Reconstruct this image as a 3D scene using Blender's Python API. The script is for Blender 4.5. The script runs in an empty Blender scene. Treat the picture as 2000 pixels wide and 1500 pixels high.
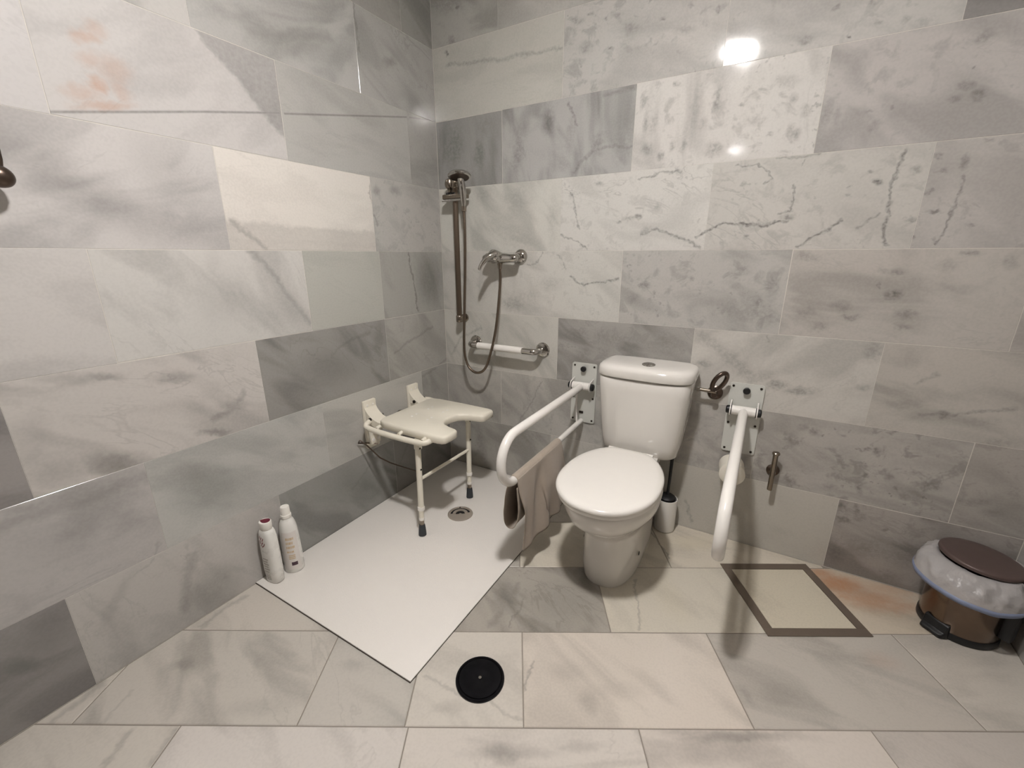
import bpy, bmesh, math, random
from mathutils import Vector, Matrix, noise as mnoise

random.seed(7)
scene = bpy.context.scene
COL = scene.collection

# ------------------------------------------------------------------ camera
cam_data = bpy.data.cameras.new('camera')
cam_data.sensor_fit = 'HORIZONTAL'
cam_data.sensor_width = 36.0
cam_data.lens = 15.035
cam_data.clip_start = 0.02
cam = bpy.data.objects.new('camera', cam_data)
COL.objects.link(cam)
_r = Vector((0.86308, 0.50506, -0.00182))
_u = Vector((-0.14391, 0.24939, 0.95765))
_f = Vector((-0.48413, 0.82627, -0.28793))
_m = Matrix((_r, _u, -_f)).transposed().to_4x4()
_m.translation = Vector((1.5101, -1.8490, 1.1850))
cam.matrix_world = _m
scene.camera = cam

# ------------------------------------------------------------------ world and exposure (closed room: only its lamps light it)
world = bpy.data.worlds.new('world')
scene.world = world
world.use_nodes = True
world.node_tree.nodes['Background'].inputs[0].default_value = (0.5, 0.48, 0.46, 1)
world.node_tree.nodes['Background'].inputs[1].default_value = 0.05
scene.view_settings.view_transform = 'Standard'
scene.view_settings.look = 'None'
scene.view_settings.gamma = 1.0
scene.view_settings.use_curve_mapping = False
scene.view_settings.exposure = 1.78
scene.cycles.use_denoising = True
scene.cycles.max_bounces = 6
scene.cycles.diffuse_bounces = 3
scene.cycles.glossy_bounces = 3
scene.cycles.transmission_bounces = 2
scene.cycles.transparent_max_bounces = 6
scene.cycles.use_adaptive_sampling = True
scene.cycles.adaptive_threshold = 0.08
scene.cycles.adaptive_min_samples = 14

LAMP_SHOWER = (1.177, -1.30, 2.30)     # lamp whose image stands in the polished wall
LAMP_REAR = (0.99, -3.95, 2.30)
LAMP_STRENGTH = 195.0
LAMP_COLOUR = (1.0, 0.968, 0.952)
REAR_STRENGTH = 11.0
REAR_COLOUR = (1.0, 0.95, 0.97)

ROOM_X, ROOM_Y, ROOM_Z = 2.342, -4.5, 2.42

# ------------------------------------------------------------------ helpers: materials
def lin(c):
    r = []
    for v in c:
        v = v / 255.0
        r.append(v / 12.92 if v <= 0.04045 else ((v + 0.055) / 1.055) ** 2.4)
    return (r[0], r[1], r[2], 1.0)

def new_mat(name):
    m = bpy.data.materials.new(name)
    m.use_nodes = True
    nt = m.node_tree
    return m, nt, nt.nodes['Principled BSDF']

def pm(name, rgb, rough=0.4, metal=0.0, var=0.06, scale=30.0, rvar=0.05, bump=0.0, bscale=200.0, **kw):
    """principled material with a little procedural unevenness in colour, gloss and relief"""
    m, nt, b = new_mat(name)
    N, L = nt.nodes, nt.links
    tc = N.new('ShaderNodeTexCoord')
    nz = N.new('ShaderNodeTexNoise'); nz.inputs['Scale'].default_value = scale; nz.inputs['Detail'].default_value = 2
    L.new(tc.outputs['Object'], nz.inputs['Vector'])
    c = lin(rgb)
    mix = N.new('ShaderNodeMix'); mix.data_type = 'RGBA'
    mix.inputs[6].default_value = tuple(max(0, v * (1 - var)) for v in c[:3]) + (1,)
    mix.inputs[7].default_value = tuple(min(1, v * (1 + var)) for v in c[:3]) + (1,)
    L.new(nz.outputs['Fac'], mix.inputs[0])
    L.new(mix.outputs[2], b.inputs['Base Color'])
    mr = N.new('ShaderNodeMapRange')
    mr.inputs[3].default_value = max(0.01, rough - rvar); mr.inputs[4].default_value = min(1, rough + rvar)
    L.new(nz.outputs['Fac'], mr.inputs[0]); L.new(mr.outputs[0], b.inputs['Roughness'])
    b.inputs['Metallic'].default_value = metal
    if bump:
        n2 = N.new('ShaderNodeTexNoise'); n2.inputs['Scale'].default_value = bscale; n2.inputs['Detail'].default_value = 3
        L.new(tc.outputs['Object'], n2.inputs['Vector'])
        bp = N.new('ShaderNodeBump'); bp.inputs['Strength'].default_value = bump; bp.inputs['Distance'].default_value = 0.002
        L.new(n2.outputs['Fac'], bp.inputs['Height']); L.new(bp.outputs['Normal'], b.inputs['Normal'])
    for k, v in kw.items():
        b.inputs[k.replace('_', ' ')].default_value = v
    return m

def emit(name, rgb, strength):
    m, nt, b = new_mat(name)
    b.inputs['Base Color'].default_value = (0.9, 0.9, 0.88, 1)
    b.inputs['Emission Color'].default_value = tuple(rgb) + (1,)
    b.inputs['Emission Strength'].default_value = strength
    return m

M = {}
M['ceramic'] = pm('white_ceramic', (224, 220, 213), 0.09, var=0.01, rvar=0.02, Coat_Weight=0.3)
M['seat_plastic'] = pm('white_seat_plastic', (234, 230, 223), 0.16, var=0.01, rvar=0.03)
M['bar_white'] = pm('white_enamel', (234, 230, 224), 0.22, var=0.01, rvar=0.03)
M['plate_white'] = pm('plate_enamel', (205, 205, 198), 0.3, var=0.015, rvar=0.04)
M['cream'] = pm('cream_plastic', (232, 226, 210), 0.35, var=0.02, rvar=0.04)
M['black'] = pm('black_rubber', (18, 18, 20), 0.45, var=0.1)
M['foot_grey'] = pm('dark_grey_rubber', (52, 56, 60), 0.55, var=0.1)
M['chrome'] = pm('chrome', (190, 187, 182), 0.08, 1.0, var=0.03, rvar=0.03)
M['chrome_dull'] = pm('dull_chrome', (150, 140, 128), 0.24, 1.0, var=0.06, rvar=0.06)
M['hose'] = pm('steel_hose', (126, 113, 100), 0.34, 1.0, var=0.12, scale=400)
M['steel_dark'] = pm('dark_brushed_steel', (98, 86, 78), 0.32, 1.0, var=0.08, rvar=0.06)
M['screw'] = pm('dark_screw', (60, 54, 48), 0.4, 0.8, var=0.1)
M['tray'] = pm('white_tray_resin', (236, 231, 224), 0.42, var=0.012, bump=0.35, bscale=260)
M['sealant'] = pm('dark_sealant', (70, 62, 54), 0.7, var=0.2)
M['grout'] = pm('pale_grout', (206, 201, 192), 0.8, var=0.2, scale=5)
M['floor_grout'] = pm('grey_floor_grout', (138, 130, 120), 0.8, var=0.2, scale=5)
M['drain_steel'] = pm('pale_drain_steel', (196, 186, 174), 0.32, 0.55, var=0.05)
M['hatch_frame'] = pm('hatch_frame_metal', (116, 104, 92), 0.42, 0.3, var=0.08)
M['drain_dark'] = pm('dark_drain_metal', (40, 40, 44), 0.22, 0.85, var=0.3, scale=60, rvar=0.08)
M['towel'] = pm('taupe_towel', (174, 160, 144), 0.95, var=0.10, scale=140, bump=0.9, bscale=700, Sheen_Weight=0.3)
M['paper'] = pm('toilet_paper', (232, 226, 212), 0.9, var=0.02, bump=0.3, bscale=300)
M['card'] = pm('roll_core_card', (120, 104, 86), 0.9)
M['bottle'] = pm('white_bottle_plastic', (232, 230, 224), 0.28, var=0.01)
M['cap_white'] = pm('white_cap_plastic', (240, 236, 228), 0.35, var=0.01)
M['maroon'] = pm('maroon_plastic', (104, 16, 44), 0.35, var=0.05)
M['print_maroon'] = pm('maroon_print', (128, 44, 56), 0.5)
M['print_grey'] = pm('grey_print', (168, 162, 154), 0.5)
M['print_gold'] = pm('gold_print', (204, 178, 138), 0.45)
M['print_plum'] = pm('plum_print', (74, 52, 62), 0.5)
M['label_film'] = pm('pale_label', (224, 218, 212), 0.4, var=0.01)
M['bin_steel'] = pm('bin_steel', (122, 106, 94), 0.2, 1.0, var=0.08, rvar=0.06)
M['bin_lid'] = pm('brown_bin_lid', (92, 76, 72), 0.4, 0.2, var=0.05)
M['band_blue'] = pm('blue_tie_band', (132, 142, 168), 0.5, var=0.06)
M['ceiling'] = pm('ceiling_paint', (226, 220, 212), 0.8, var=0.02)
M['door'] = pm('door_lacquer', (214, 206, 196), 0.4, var=0.02)
M['lamp'] = emit('lamp_diffuser', LAMP_COLOUR, LAMP_STRENGTH)
M['lamp_rear'] = emit('rear_lamp_diffuser', REAR_COLOUR, REAR_STRENGTH)
_m, _nt, _b = new_mat('bin_bag_film')
_tc = _nt.nodes.new('ShaderNodeTexCoord')
_nz = _nt.nodes.new('ShaderNodeTexNoise'); _nz.inputs['Scale'].default_value = 40; _nz.inputs['Detail'].default_value = 5
_bp = _nt.nodes.new('ShaderNodeBump'); _bp.inputs['Strength'].default_value = 0.5; _bp.inputs['Distance'].default_value = 0.012
_nt.links.new(_tc.outputs['Object'], _nz.inputs['Vector']); _nt.links.new(_nz.outputs['Fac'], _bp.inputs['Height'])
_nt.links.new(_bp.outputs['Normal'], _b.inputs['Normal'])
_b.inputs['Base Color'].default_value = lin((206, 202, 200)); _b.inputs['Roughness'].default_value = 0.28
_b.inputs['Alpha'].default_value = 0.66
M['bag'] = _m

# ------------------------------------------------------------------ helpers: marble
def make_group_vein_reflection():
    g = bpy.data.node_groups.new('vein_or_reflection_segment', 'ShaderNodeTree')
    I = g.interface
    for n, t in (('P', 'NodeSocketVector'), ('A', 'NodeSocketVector'), ('B', 'NodeSocketVector'), ('Width', 'NodeSocketFloat'), ('Strength', 'NodeSocketFloat'), ('In', 'NodeSocketFloat')):
        I.new_socket(n, in_out='INPUT', socket_type=t)
    I.new_socket('Out', in_out='OUTPUT', socket_type='NodeSocketFloat')
    N, L = g.nodes, g.links
    gi, go = N.new('NodeGroupInput'), N.new('NodeGroupOutput')
    def vm(op, a, b=None):
        n = N.new('ShaderNodeVectorMath'); n.operation = op
        L.new(a, n.inputs[0])
        if b is not None: L.new(b, n.inputs[1])
        return n
    def mm(op, a, b=None, c=False):
        n = N.new('ShaderNodeMath'); n.operation = op; n.use_clamp = c
        L.new(a, n.inputs[0])
        if b is not None: L.new(b, n.inputs[1])
        return n.outputs[0]
    pa = vm('SUBTRACT', gi.outputs['P'], gi.outputs['A']).outputs[0]
    ba = vm('SUBTRACT', gi.outputs['B'], gi.outputs['A']).outputs[0]
    h = mm('DIVIDE', vm('DOT_PRODUCT', pa, ba).outputs['Value'], vm('DOT_PRODUCT', ba, ba).outputs['Value'], True)
    sc = N.new('ShaderNodeVectorMath'); sc.operation = 'SCALE'
    L.new(ba, sc.inputs[0]); L.new(h, sc.inputs['Scale'])
    d = vm('LENGTH', vm('SUBTRACT', pa, sc.outputs[0]).outputs[0]).outputs['Value']
    mr = N.new('ShaderNodeMapRange'); mr.interpolation_type = 'SMOOTHSTEP'
    mr.inputs[1].default_value = 0.0; mr.inputs[2].default_value = 1.0; mr.inputs[3].default_value = 1.0; mr.inputs[4].default_value = 0.0
    L.new(mm('DIVIDE', d, gi.outputs['Width']), mr.inputs[0])
    L.new(mm('MAXIMUM', mm('MULTIPLY', mr.outputs[0], gi.outputs['Strength']), gi.outputs['In']), go.inputs[0])
    return g

def make_group_blob():
    g = bpy.data.node_groups.new('stone_blotch', 'ShaderNodeTree')
    I = g.interface
    for n, t in (('P', 'NodeSocketVector'), ('C', 'NodeSocketVector'), ('Angle', 'NodeSocketFloat'), ('InvR', 'NodeSocketVector'), ('Strength', 'NodeSocketFloat'), ('In', 'NodeSocketFloat')):
        I.new_socket(n, in_out='INPUT', socket_type=t)
    I.new_socket('Out', in_out='OUTPUT', socket_type='NodeSocketFloat')
    N, L = g.nodes, g.links
    gi, go = N.new('NodeGroupInput'), N.new('NodeGroupOutput')
    s = N.new('ShaderNodeVectorMath'); s.operation = 'SUBTRACT'
    L.new(gi.outputs['P'], s.inputs[0]); L.new(gi.outputs['C'], s.inputs[1])
    r = N.new('ShaderNodeVectorRotate'); r.rotation_type = 'Z_AXIS'
    L.new(s.outputs[0], r.inputs['Vector']); L.new(gi.outputs['Angle'], r.inputs['Angle'])
    m = N.new('ShaderNodeVectorMath'); m.operation = 'MULTIPLY'
    L.new(r.outputs[0], m.inputs[0]); L.new(gi.outputs['InvR'], m.inputs[1])
    ln = N.new('ShaderNodeVectorMath'); ln.operation = 'LENGTH'; L.new(m.outputs[0], ln.inputs[0])
    mr = N.new('ShaderNodeMapRange'); mr.interpolation_type = 'SMOOTHSTEP'
    mr.inputs[1].default_value = 0.15; mr.inputs[2].default_value = 1.35; mr.inputs[3].default_value = 1.0; mr.inputs[4].default_value = 0.0
    L.new(ln.outputs['Value'], mr.inputs[0])
    mu = N.new('ShaderNodeMath'); mu.operation = 'MULTIPLY'; L.new(mr.outputs[0], mu.inputs[0]); L.new(gi.outputs['Strength'], mu.inputs[1])
    mx = N.new('ShaderNodeMath'); mx.operation = 'MAXIMUM'; L.new(mu.outputs[0], mx.inputs[0]); L.new(gi.outputs['In'], mx.inputs[1])
    L.new(mx.outputs[0], go.inputs[0])
    return g

def make_group_side():
    """everything on one side of a line through A and B"""
    g = bpy.data.node_groups.new('stone_band_side', 'ShaderNodeTree')
    I = g.interface
    for n, t in (('P', 'NodeSocketVector'), ('A', 'NodeSocketVector'), ('Nrm', 'NodeSocketVector'), ('Width', 'NodeSocketFloat'), ('Strength', 'NodeSocketFloat'), ('In', 'NodeSocketFloat')):
        I.new_socket(n, in_out='INPUT', socket_type=t)
    I.new_socket('Out', in_out='OUTPUT', socket_type='NodeSocketFloat')
    N, L = g.nodes, g.links
    gi, go = N.new('NodeGroupInput'), N.new('NodeGroupOutput')
    s = N.new('ShaderNodeVectorMath'); s.operation = 'SUBTRACT'; L.new(gi.outputs['P'], s.inputs[0]); L.new(gi.outputs['A'], s.inputs[1])
    d = N.new('ShaderNodeVectorMath'); d.operation = 'DOT_PRODUCT'; L.new(s.outputs[0], d.inputs[0]); L.new(gi.outputs['Nrm'], d.inputs[1])
    q = N.new('ShaderNodeMath'); q.operation = 'DIVIDE'; L.new(d.outputs['Value'], q.inputs[0]); L.new(gi.outputs['Width'], q.inputs[1])
    mr = N.new('ShaderNodeMapRange'); mr.interpolation_type = 'SMOOTHSTEP'; mr.inputs[1].default_value = -0.5; mr.inputs[2].default_value = 0.5
    L.new(q.outputs[0], mr.inputs[0])
    mu = N.new('ShaderNodeMath'); mu.operation = 'MULTIPLY'; L.new(mr.outputs[0], mu.inputs[0]); L.new(gi.outputs['Strength'], mu.inputs[1])
    mx = N.new('ShaderNodeMath'); mx.operation = 'MAXIMUM'; L.new(mu.outputs[0], mx.inputs[0]); L.new(gi.outputs['In'], mx.inputs[1])
    L.new(mx.outputs[0], go.inputs[0])
    return g

def make_group_marble():
    """cloudy marble: soft clouds, thin veins, speckles; UV is in metres on the wall or floor"""
    g = bpy.data.node_groups.new('marble_base', 'ShaderNodeTree')
    I = g.interface
    for n, t in (('UV', 'NodeSocketVector'), ('Seed', 'NodeSocketFloat'), ('Angle', 'NodeSocketFloat'), ('Tone', 'NodeSocketColor'), ('Dark', 'NodeSocketColor'), ('Cloud', 'NodeSocketFloat'), ('Vein', 'NodeSocketFloat'), ('Speckle', 'NodeSocketFloat')):
        I.new_socket(n, in_out='INPUT', socket_type=t)
    I.new_socket('Color', in_out='OUTPUT', socket_type='NodeSocketColor')
    I.new_socket('Bent', in_out='OUTPUT', socket_type='NodeSocketVector')
    I.new_socket('Rough', in_out='OUTPUT', socket_type='NodeSocketFloat')
    N, L = g.nodes, g.links
    gi, go = N.new('NodeGroupInput'), N.new('NodeGroupOutput')
    def noise(vec, scale, detail=4, rough=0.55, dist=0.0):
        n = N.new('ShaderNodeTexNoise'); n.inputs['Scale'].default_value = scale; n.inputs['Detail'].default_value = detail
        n.inputs['Roughness'].default_value = rough; n.inputs['Distortion'].default_value = dist
        L.new(vec, n.inputs['Vector']); return n
    def rng(v, a, b, c=0.0, d=1.0):
        n = N.new('ShaderNodeMapRange'); n.interpolation_type = 'SMOOTHSTEP'
        n.inputs[1].default_value = a; n.inputs[2].default_value = b; n.inputs[3].default_value = c; n.inputs[4].default_value = d
        L.new(v, n.inputs[0]); return n.outputs[0]
    def mm(op, a, b):
        n = N.new('ShaderNodeMath'); n.operation = op
        L.new(a, n.inputs[0])
        if isinstance(b, (int, float)): n.inputs[1].default_value = b
        else: L.new(b, n.inputs[1])
        return n.outputs[0]
    cx = N.new('ShaderNodeCombineXYZ'); L.new(gi.outputs['Seed'], cx.inputs[2]); 
    L.new(mm('MULTIPLY', gi.outputs['Seed'], 3.7), cx.inputs[0])
    ad = N.new('ShaderNodeVectorMath'); ad.operation = 'ADD'; L.new(gi.outputs['UV'], ad.inputs[0]); L.new(cx.outputs[0], ad.inputs[1])
    ro = N.new('ShaderNodeVectorRotate'); ro.rotation_type = 'Z_AXIS'
    L.new(ad.outputs[0], ro.inputs['Vector']); L.new(gi.outputs['Angle'], ro.inputs['Angle'])
    mp = N.new('ShaderNodeVectorMath'); mp.operation = 'MULTIPLY'; L.new(ro.outputs[0], mp.inputs[0]); mp.inputs[1].default_value = (1.0, 2.6, 1.0)
    v = mp.outputs[0]
    cloud = mm('MULTIPLY', rng(noise(v, 2.8, 3, 0.5, 0.7).outputs['Fac'], 0.44, 0.68), gi.outputs['Cloud'])
    ridge_n = noise(v, 3.1, 4, 0.6, 0.9).outputs['Fac']
    ridge = rng(mm('ABSOLUTE', mm('SUBTRACT', ridge_n, 0.5), 0.0), 0.0, 0.022, 1.0, 0.0)
    mask = rng(noise(v, 1.7, 1).outputs['Fac'], 0.48, 0.66)
    vein = mm('MULTIPLY', mm('MULTIPLY', ridge, mask), gi.outputs['Vein'])
    sp = rng(noise(ad.outputs[0], 46, 2, 0.6).outputs['Fac'], 0.60, 0.72)
    spm = rng(noise(ad.outputs[0], 7, 1).outputs['Fac'], 0.48, 0.68)
    speck = mm('MULTIPLY', mm('MULTIPLY', sp, spm), gi.outputs['Speckle'])
    mid = mm('MULTIPLY', rng(noise(ad.outputs[0], 17, 3, 0.65, 0.5).outputs['Fac'], 0.5, 0.68), mm('MULTIPLY', gi.outputs['Speckle'], 0.75))
    fine = rng(noise(ad.outputs[0], 150, 0).outputs['Fac'], 0.3, 0.7, -0.03, 0.05)
    tot = mm('ADD', mm('MAXIMUM', mm('MAXIMUM', cloud, vein), mm('MAXIMUM', speck, mid)), fine)
    tot.node.use_clamp = True
    mix = N.new('ShaderNodeMix'); mix.data_type = 'RGBA'
    L.new(tot, mix.inputs[0]); L.new(gi.outputs['Tone'], mix.inputs[6]); L.new(gi.outputs['Dark'], mix.inputs[7])
    # faint warm / greenish drift inside the stone
    hue = noise(ad.outputs[0], 3.3, 0).outputs['Fac']
    tint = N.new('ShaderNodeMix'); tint.data_type = 'RGBA'
    L.new(hue, tint.inputs[0]); tint.inputs[6].default_value = (1.008, 0.998, 0.988, 1); tint.inputs[7].default_value = (0.99, 1.0, 0.992, 1)
    mul = N.new('ShaderNodeMix'); mul.data_type = 'RGBA'; mul.blend_type = 'MULTIPLY'; mul.inputs[0].default_value = 1.0
    L.new(mix.outputs[2], mul.inputs[6]); L.new(tint.outputs[2], mul.inputs[7])
    L.new(mul.outputs[2], go.inputs['Color'])
    # coordinates bent by noise, for hand-placed veins and blotches
    b1 = N.new('ShaderNodeVectorMath'); b1.operation = 'SUBTRACT'; L.new(noise(gi.outputs['UV'], 12, 2, 0.55).outputs['Color'], b1.inputs[0]); b1.inputs[1].default_value = (0.5, 0.5, 0.5)
    b2 = N.new('ShaderNodeVectorMath'); b2.operation = 'MULTIPLY'; L.new(b1.outputs[0], b2.inputs[0]); b2.inputs[1].default_value = (0.036, 0.036, 0.0)
    c1 = N.new('ShaderNodeVectorMath'); c1.operation = 'SUBTRACT'; L.new(noise(gi.outputs['UV'], 60, 1, 0.6).outputs['Color'], c1.inputs[0]); c1.inputs[1].default_value = (0.5, 0.5, 0.5)
    c2 = N.new('ShaderNodeVectorMath'); c2.operation = 'MULTIPLY_ADD'; L.new(c1.outputs[0], c2.inputs[0]); c2.inputs[1].default_value = (0.020, 0.020, 0.0); L.new(b2.outputs[0], c2.inputs[2])
    b3 = N.new('ShaderNodeVectorMath'); b3.operation = 'ADD'; L.new(c2.outputs[0], b3.inputs[0]); L.new(gi.outputs['UV'], b3.inputs[1])
    L.new(b3.outputs[0], go.inputs['Bent'])
    L.new(rng(noise(ad.outputs[0], 9, 1).outputs['Fac'], 0.3, 0.7, 0.05, 0.085), go.inputs['Rough'])
    return g

G_VEIN_REFLECTION, G_BLOB, G_SIDE, G_MARBLE = make_group_vein_reflection(), make_group_blob(), make_group_side(), make_group_marble()
TINTS = {0: (100, 97, 94), 1: (184, 134, 98), 2: (98, 102, 96), 3: (206, 194, 156)}

def marble_material(name, tone, dark=(112, 108, 104), seed=0.0, angle=0.4, cloud=0.5, vein=0.3, speckle=0.2, feats=(), rough_add=0.0):
    m, nt, b = new_mat(name)
    N, L = nt.nodes, nt.links
    uv = N.new('ShaderNodeUVMap')
    g = N.new('ShaderNodeGroup'); g.node_tree = G_MARBLE
    L.new(uv.outputs[0], g.inputs['UV'])
    g.inputs['Seed'].default_value = seed; g.inputs['Angle'].default_value = angle
    g.inputs['Tone'].default_value = lin(tone); g.inputs['Dark'].default_value = lin(dark)
    g.inputs['Cloud'].default_value = cloud; g.inputs['Vein'].default_value = vein; g.inputs['Speckle'].default_value = speckle
    col = g.outputs['Color']
    acc = {}
    for f in feats:
        if f[1] in 'vs':  # v: stone vein; s: straight reflection line painted into the stone colour
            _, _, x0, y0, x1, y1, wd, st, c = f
            n = N.new('ShaderNodeGroup'); n.node_tree = G_VEIN_REFLECTION
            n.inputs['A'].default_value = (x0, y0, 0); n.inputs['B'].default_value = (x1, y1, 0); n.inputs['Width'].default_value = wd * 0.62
        elif f[1] == 'h':      # the dark side lies to the right of A -> B
            _, _, x0, y0, x1, y1, wd, st, c = f
            ln = math.hypot(x1 - x0, y1 - y0)
            n = N.new('ShaderNodeGroup'); n.node_tree = G_SIDE
            n.inputs['A'].default_value = (x0, y0, 0); n.inputs['Nrm'].default_value = ((y1 - y0) / ln, -(x1 - x0) / ln, 0); n.inputs['Width'].default_value = wd
        else:
            _, _, x0, y0, rx, ry, ang, st, c = f
            n = N.new('ShaderNodeGroup'); n.node_tree = G_BLOB
            n.inputs['C'].default_value = (x0, y0, 0); n.inputs['Angle'].default_value = -ang
            n.inputs['InvR'].default_value = (1 / rx, 1 / ry, 0)
        n.inputs['Strength'].default_value = st
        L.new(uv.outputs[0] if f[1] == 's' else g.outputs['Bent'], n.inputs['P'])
        if c in acc: L.new(acc[c], n.inputs['In'])
        acc[c] = n.outputs['Out']
    if acc:
        # break the blotches up a little so that they read as mineral
        nz = N.new('ShaderNodeTexNoise'); nz.inputs['Scale'].default_value = 70; nz.inputs['Detail'].default_value = 3; nz.inputs['Roughness'].default_value = 0.65
        L.new(uv.outputs[0], nz.inputs['Vector'])
        br = N.new('ShaderNodeMapRange'); br.inputs[1].default_value = 0.36; br.inputs[2].default_value = 0.62; br.inputs[3].default_value = (0.4 if feats[0][0] == 'B' else 0.8); br.inputs[4].default_value = (1.15 if feats[0][0] == 'B' else 1.0)
        L.new(nz.outputs['Fac'], br.inputs[0])
        for c, o in acc.items():
            mu = N.new('ShaderNodeMath'); mu.operation = 'MULTIPLY'; L.new(o, mu.inputs[0]); L.new(br.outputs[0], mu.inputs[1])
            mx = N.new('ShaderNodeMix'); mx.data_type = 'RGBA'
            L.new(mu.outputs[0], mx.inputs[0]); L.new(col, mx.inputs[6]); mx.inputs[7].default_value = lin(TINTS[c])
            col = mx.outputs[2]
    L.new(col, b.inputs['Base Color'])
    if rough_add:
        ra = N.new('ShaderNodeMath'); ra.operation = 'ADD'; ra.inputs[1].default_value = rough_add
        L.new(g.outputs['Rough'], ra.inputs[0]); L.new(ra.outputs[0], b.inputs['Roughness'])
    else:
        L.new(g.outputs['Rough'], b.inputs['Roughness'])
    b.inputs['Specular IOR Level'].default_value = 0.5
    return m

# ------------------------------------------------------------------ helpers: objects and meshes
def tag(o, label, cat, group=None, kind=None):
    o['label'] = label; o['category'] = cat
    if group: o['group'] = group
    if kind: o['kind'] = kind
    return o

def thing(name, label, cat, loc=(0, 0, 0), group=None, kind=None):
    o = bpy.data.objects.new(name, None); COL.objects.link(o)
    o.location = loc; o.empty_display_size = 0.05
    return tag(o, label, cat, group, kind)

def link(name, bm, mat, parent=None, smooth=True, angle=35, world=True):
    """bm is in world coordinates; it is moved into the parent's frame"""
    bmesh.ops.remove_doubles(bm, verts=bm.verts, dist=1e-6)
    bmesh.ops.recalc_face_normals(bm, faces=bm.faces)
    me = bpy.data.meshes.new(name); 
    off = Vector((0, 0, 0))
    p = parent
    while p is not None:
        off += p.location; p = p.parent
    if parent is not None:
        bmesh.ops.translate(bm, verts=bm.verts, vec=-off)
    bm.to_mesh(me); bm.free()
    if smooth:
        for f in me.polygons: f.use_smooth = True
        me.set_sharp_from_angle(angle=math.radians(angle))
    if mat is not None: me.materials.append(mat)
    o = bpy.data.objects.new(name, me); COL.objects.link(o)
    o.parent = parent
    return o

def tube(bm, pts, r, seg=12, cap=True, closed=False):
    pts = [Vector(p) for p in pts]
    n = len(pts)
    rad = r if isinstance(r, (list, tuple)) else [r] * n
    rings = []
    up = None
    for i, p in enumerate(pts):
        if closed: t = (pts[(i + 1) % n] - pts[i - 1])
        else: t = (pts[min(i + 1, n - 1)] - pts[max(i - 1, 0)])
        t.normalize()
        if up is None:
            up = Vector((0, 0, 1)) if abs(t.z) < 0.9 else Vector((1, 0, 0))
        a = up - t * up.dot(t); a.normalize(); up = a
        b = t.cross(a)
        rings.append([bm.verts.new(p + (a * math.cos(2 * math.pi * k / seg) + b * math.sin(2 * math.pi * k / seg)) * rad[i]) for k in range(seg)])
    m = n if closed else n - 1
    for i in range(m):
        A, B = rings[i], rings[(i + 1) % n]
        for k in range(seg):
            bm.faces.new((A[k], A[(k + 1) % seg], B[(k + 1) % seg], B[k]))
    if cap and not closed:
        bm.faces.new(rings[0][::-1]); bm.faces.new(rings[-1])
    return bm

def catmull(pts, sub=6):
    P = [Vector(p) for p in pts]
    out = []
    for i in range(len(P) - 1):
        p0, p1, p2, p3 = P[max(i - 1, 0)], P[i], P[i + 1], P[min(i + 2, len(P) - 1)]
        for k in range(sub):
            t = k / sub
            out.append(0.5 * ((2 * p1) + (p2 - p0) * t + (2 * p0 - 5 * p1 + 4 * p2 - p3) * t * t + (3 * p1 - p0 - 3 * p2 + p3) * t ** 3))
    out.append(P[-1])
    return out

def rings_loft(bm, rings, cap0=True, cap1=True):
    R = [[bm.verts.new(Vector(p)) for p in ring] for ring in rings]
    n = len(R[0])
    for i in range(len(R) - 1):
        for k in range(n):
            bm.faces.new((R[i][k], R[i][(k + 1) % n], R[i + 1][(k + 1) % n], R[i + 1][k]))
    if cap0: bm.faces.new(R[0][::-1])
    if cap1: bm.faces.new(R[-1])
    return R

def lathe(bm, base, axis, prof, seg=28, cap0=True, cap1=True):
    """prof: (height along axis, radius)"""
    axis = Vector(axis).normalized()
    a = axis.orthogonal().normalized(); b = axis.cross(a)
    base = Vector(base)
    rings = [[base + axis * h + (a * math.cos(2 * math.pi * k / seg) + b * math.sin(2 * math.pi * k / seg)) * max(r, 1e-4) for k in range(seg)] for h, r in prof]
    return rings_loft(bm, rings, cap0, cap1)

def box(bm, lo, hi, bev=0.0, segs=2):
    r = bmesh.ops.create_cube(bm, size=1.0)
    vs = r['verts']
    for v in vs:
        v.co = Vector([lo[i] + (v.co[i] + 0.5) * (hi[i] - lo[i]) for i in range(3)])
    if bev:
        es = {e for v in vs for e in v.link_edges}
        bmesh.ops.bevel(bm, geom=list(es), offset=bev, segments=segs, profile=0.5, affect='EDGES')
    return bm

def superring(cx, cy, z, hx, y_front, y_back, n=40, e_front=2.2, e_back=3.5):
    """closed outline: -y is the front; half width hx; different roundness front and back"""
    ym = y_back + (y_front - y_back) * 0.45
    pts = []
    for k in range(n):
        t = 2 * math.pi * k / n
        c, s = math.cos(t), math.sin(t)
        e = e_front if s < 0 else e_back
        x = math.copysign(abs(c) ** (2 / e), c) * hx
        yy = math.copysign(abs(s) ** (2 / e), s)
        y = ym + (yy * (y_back - ym) if s >= 0 else -yy * (y_front - ym))
        pts.append((cx + x, cy + y, z))
    return pts

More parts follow.
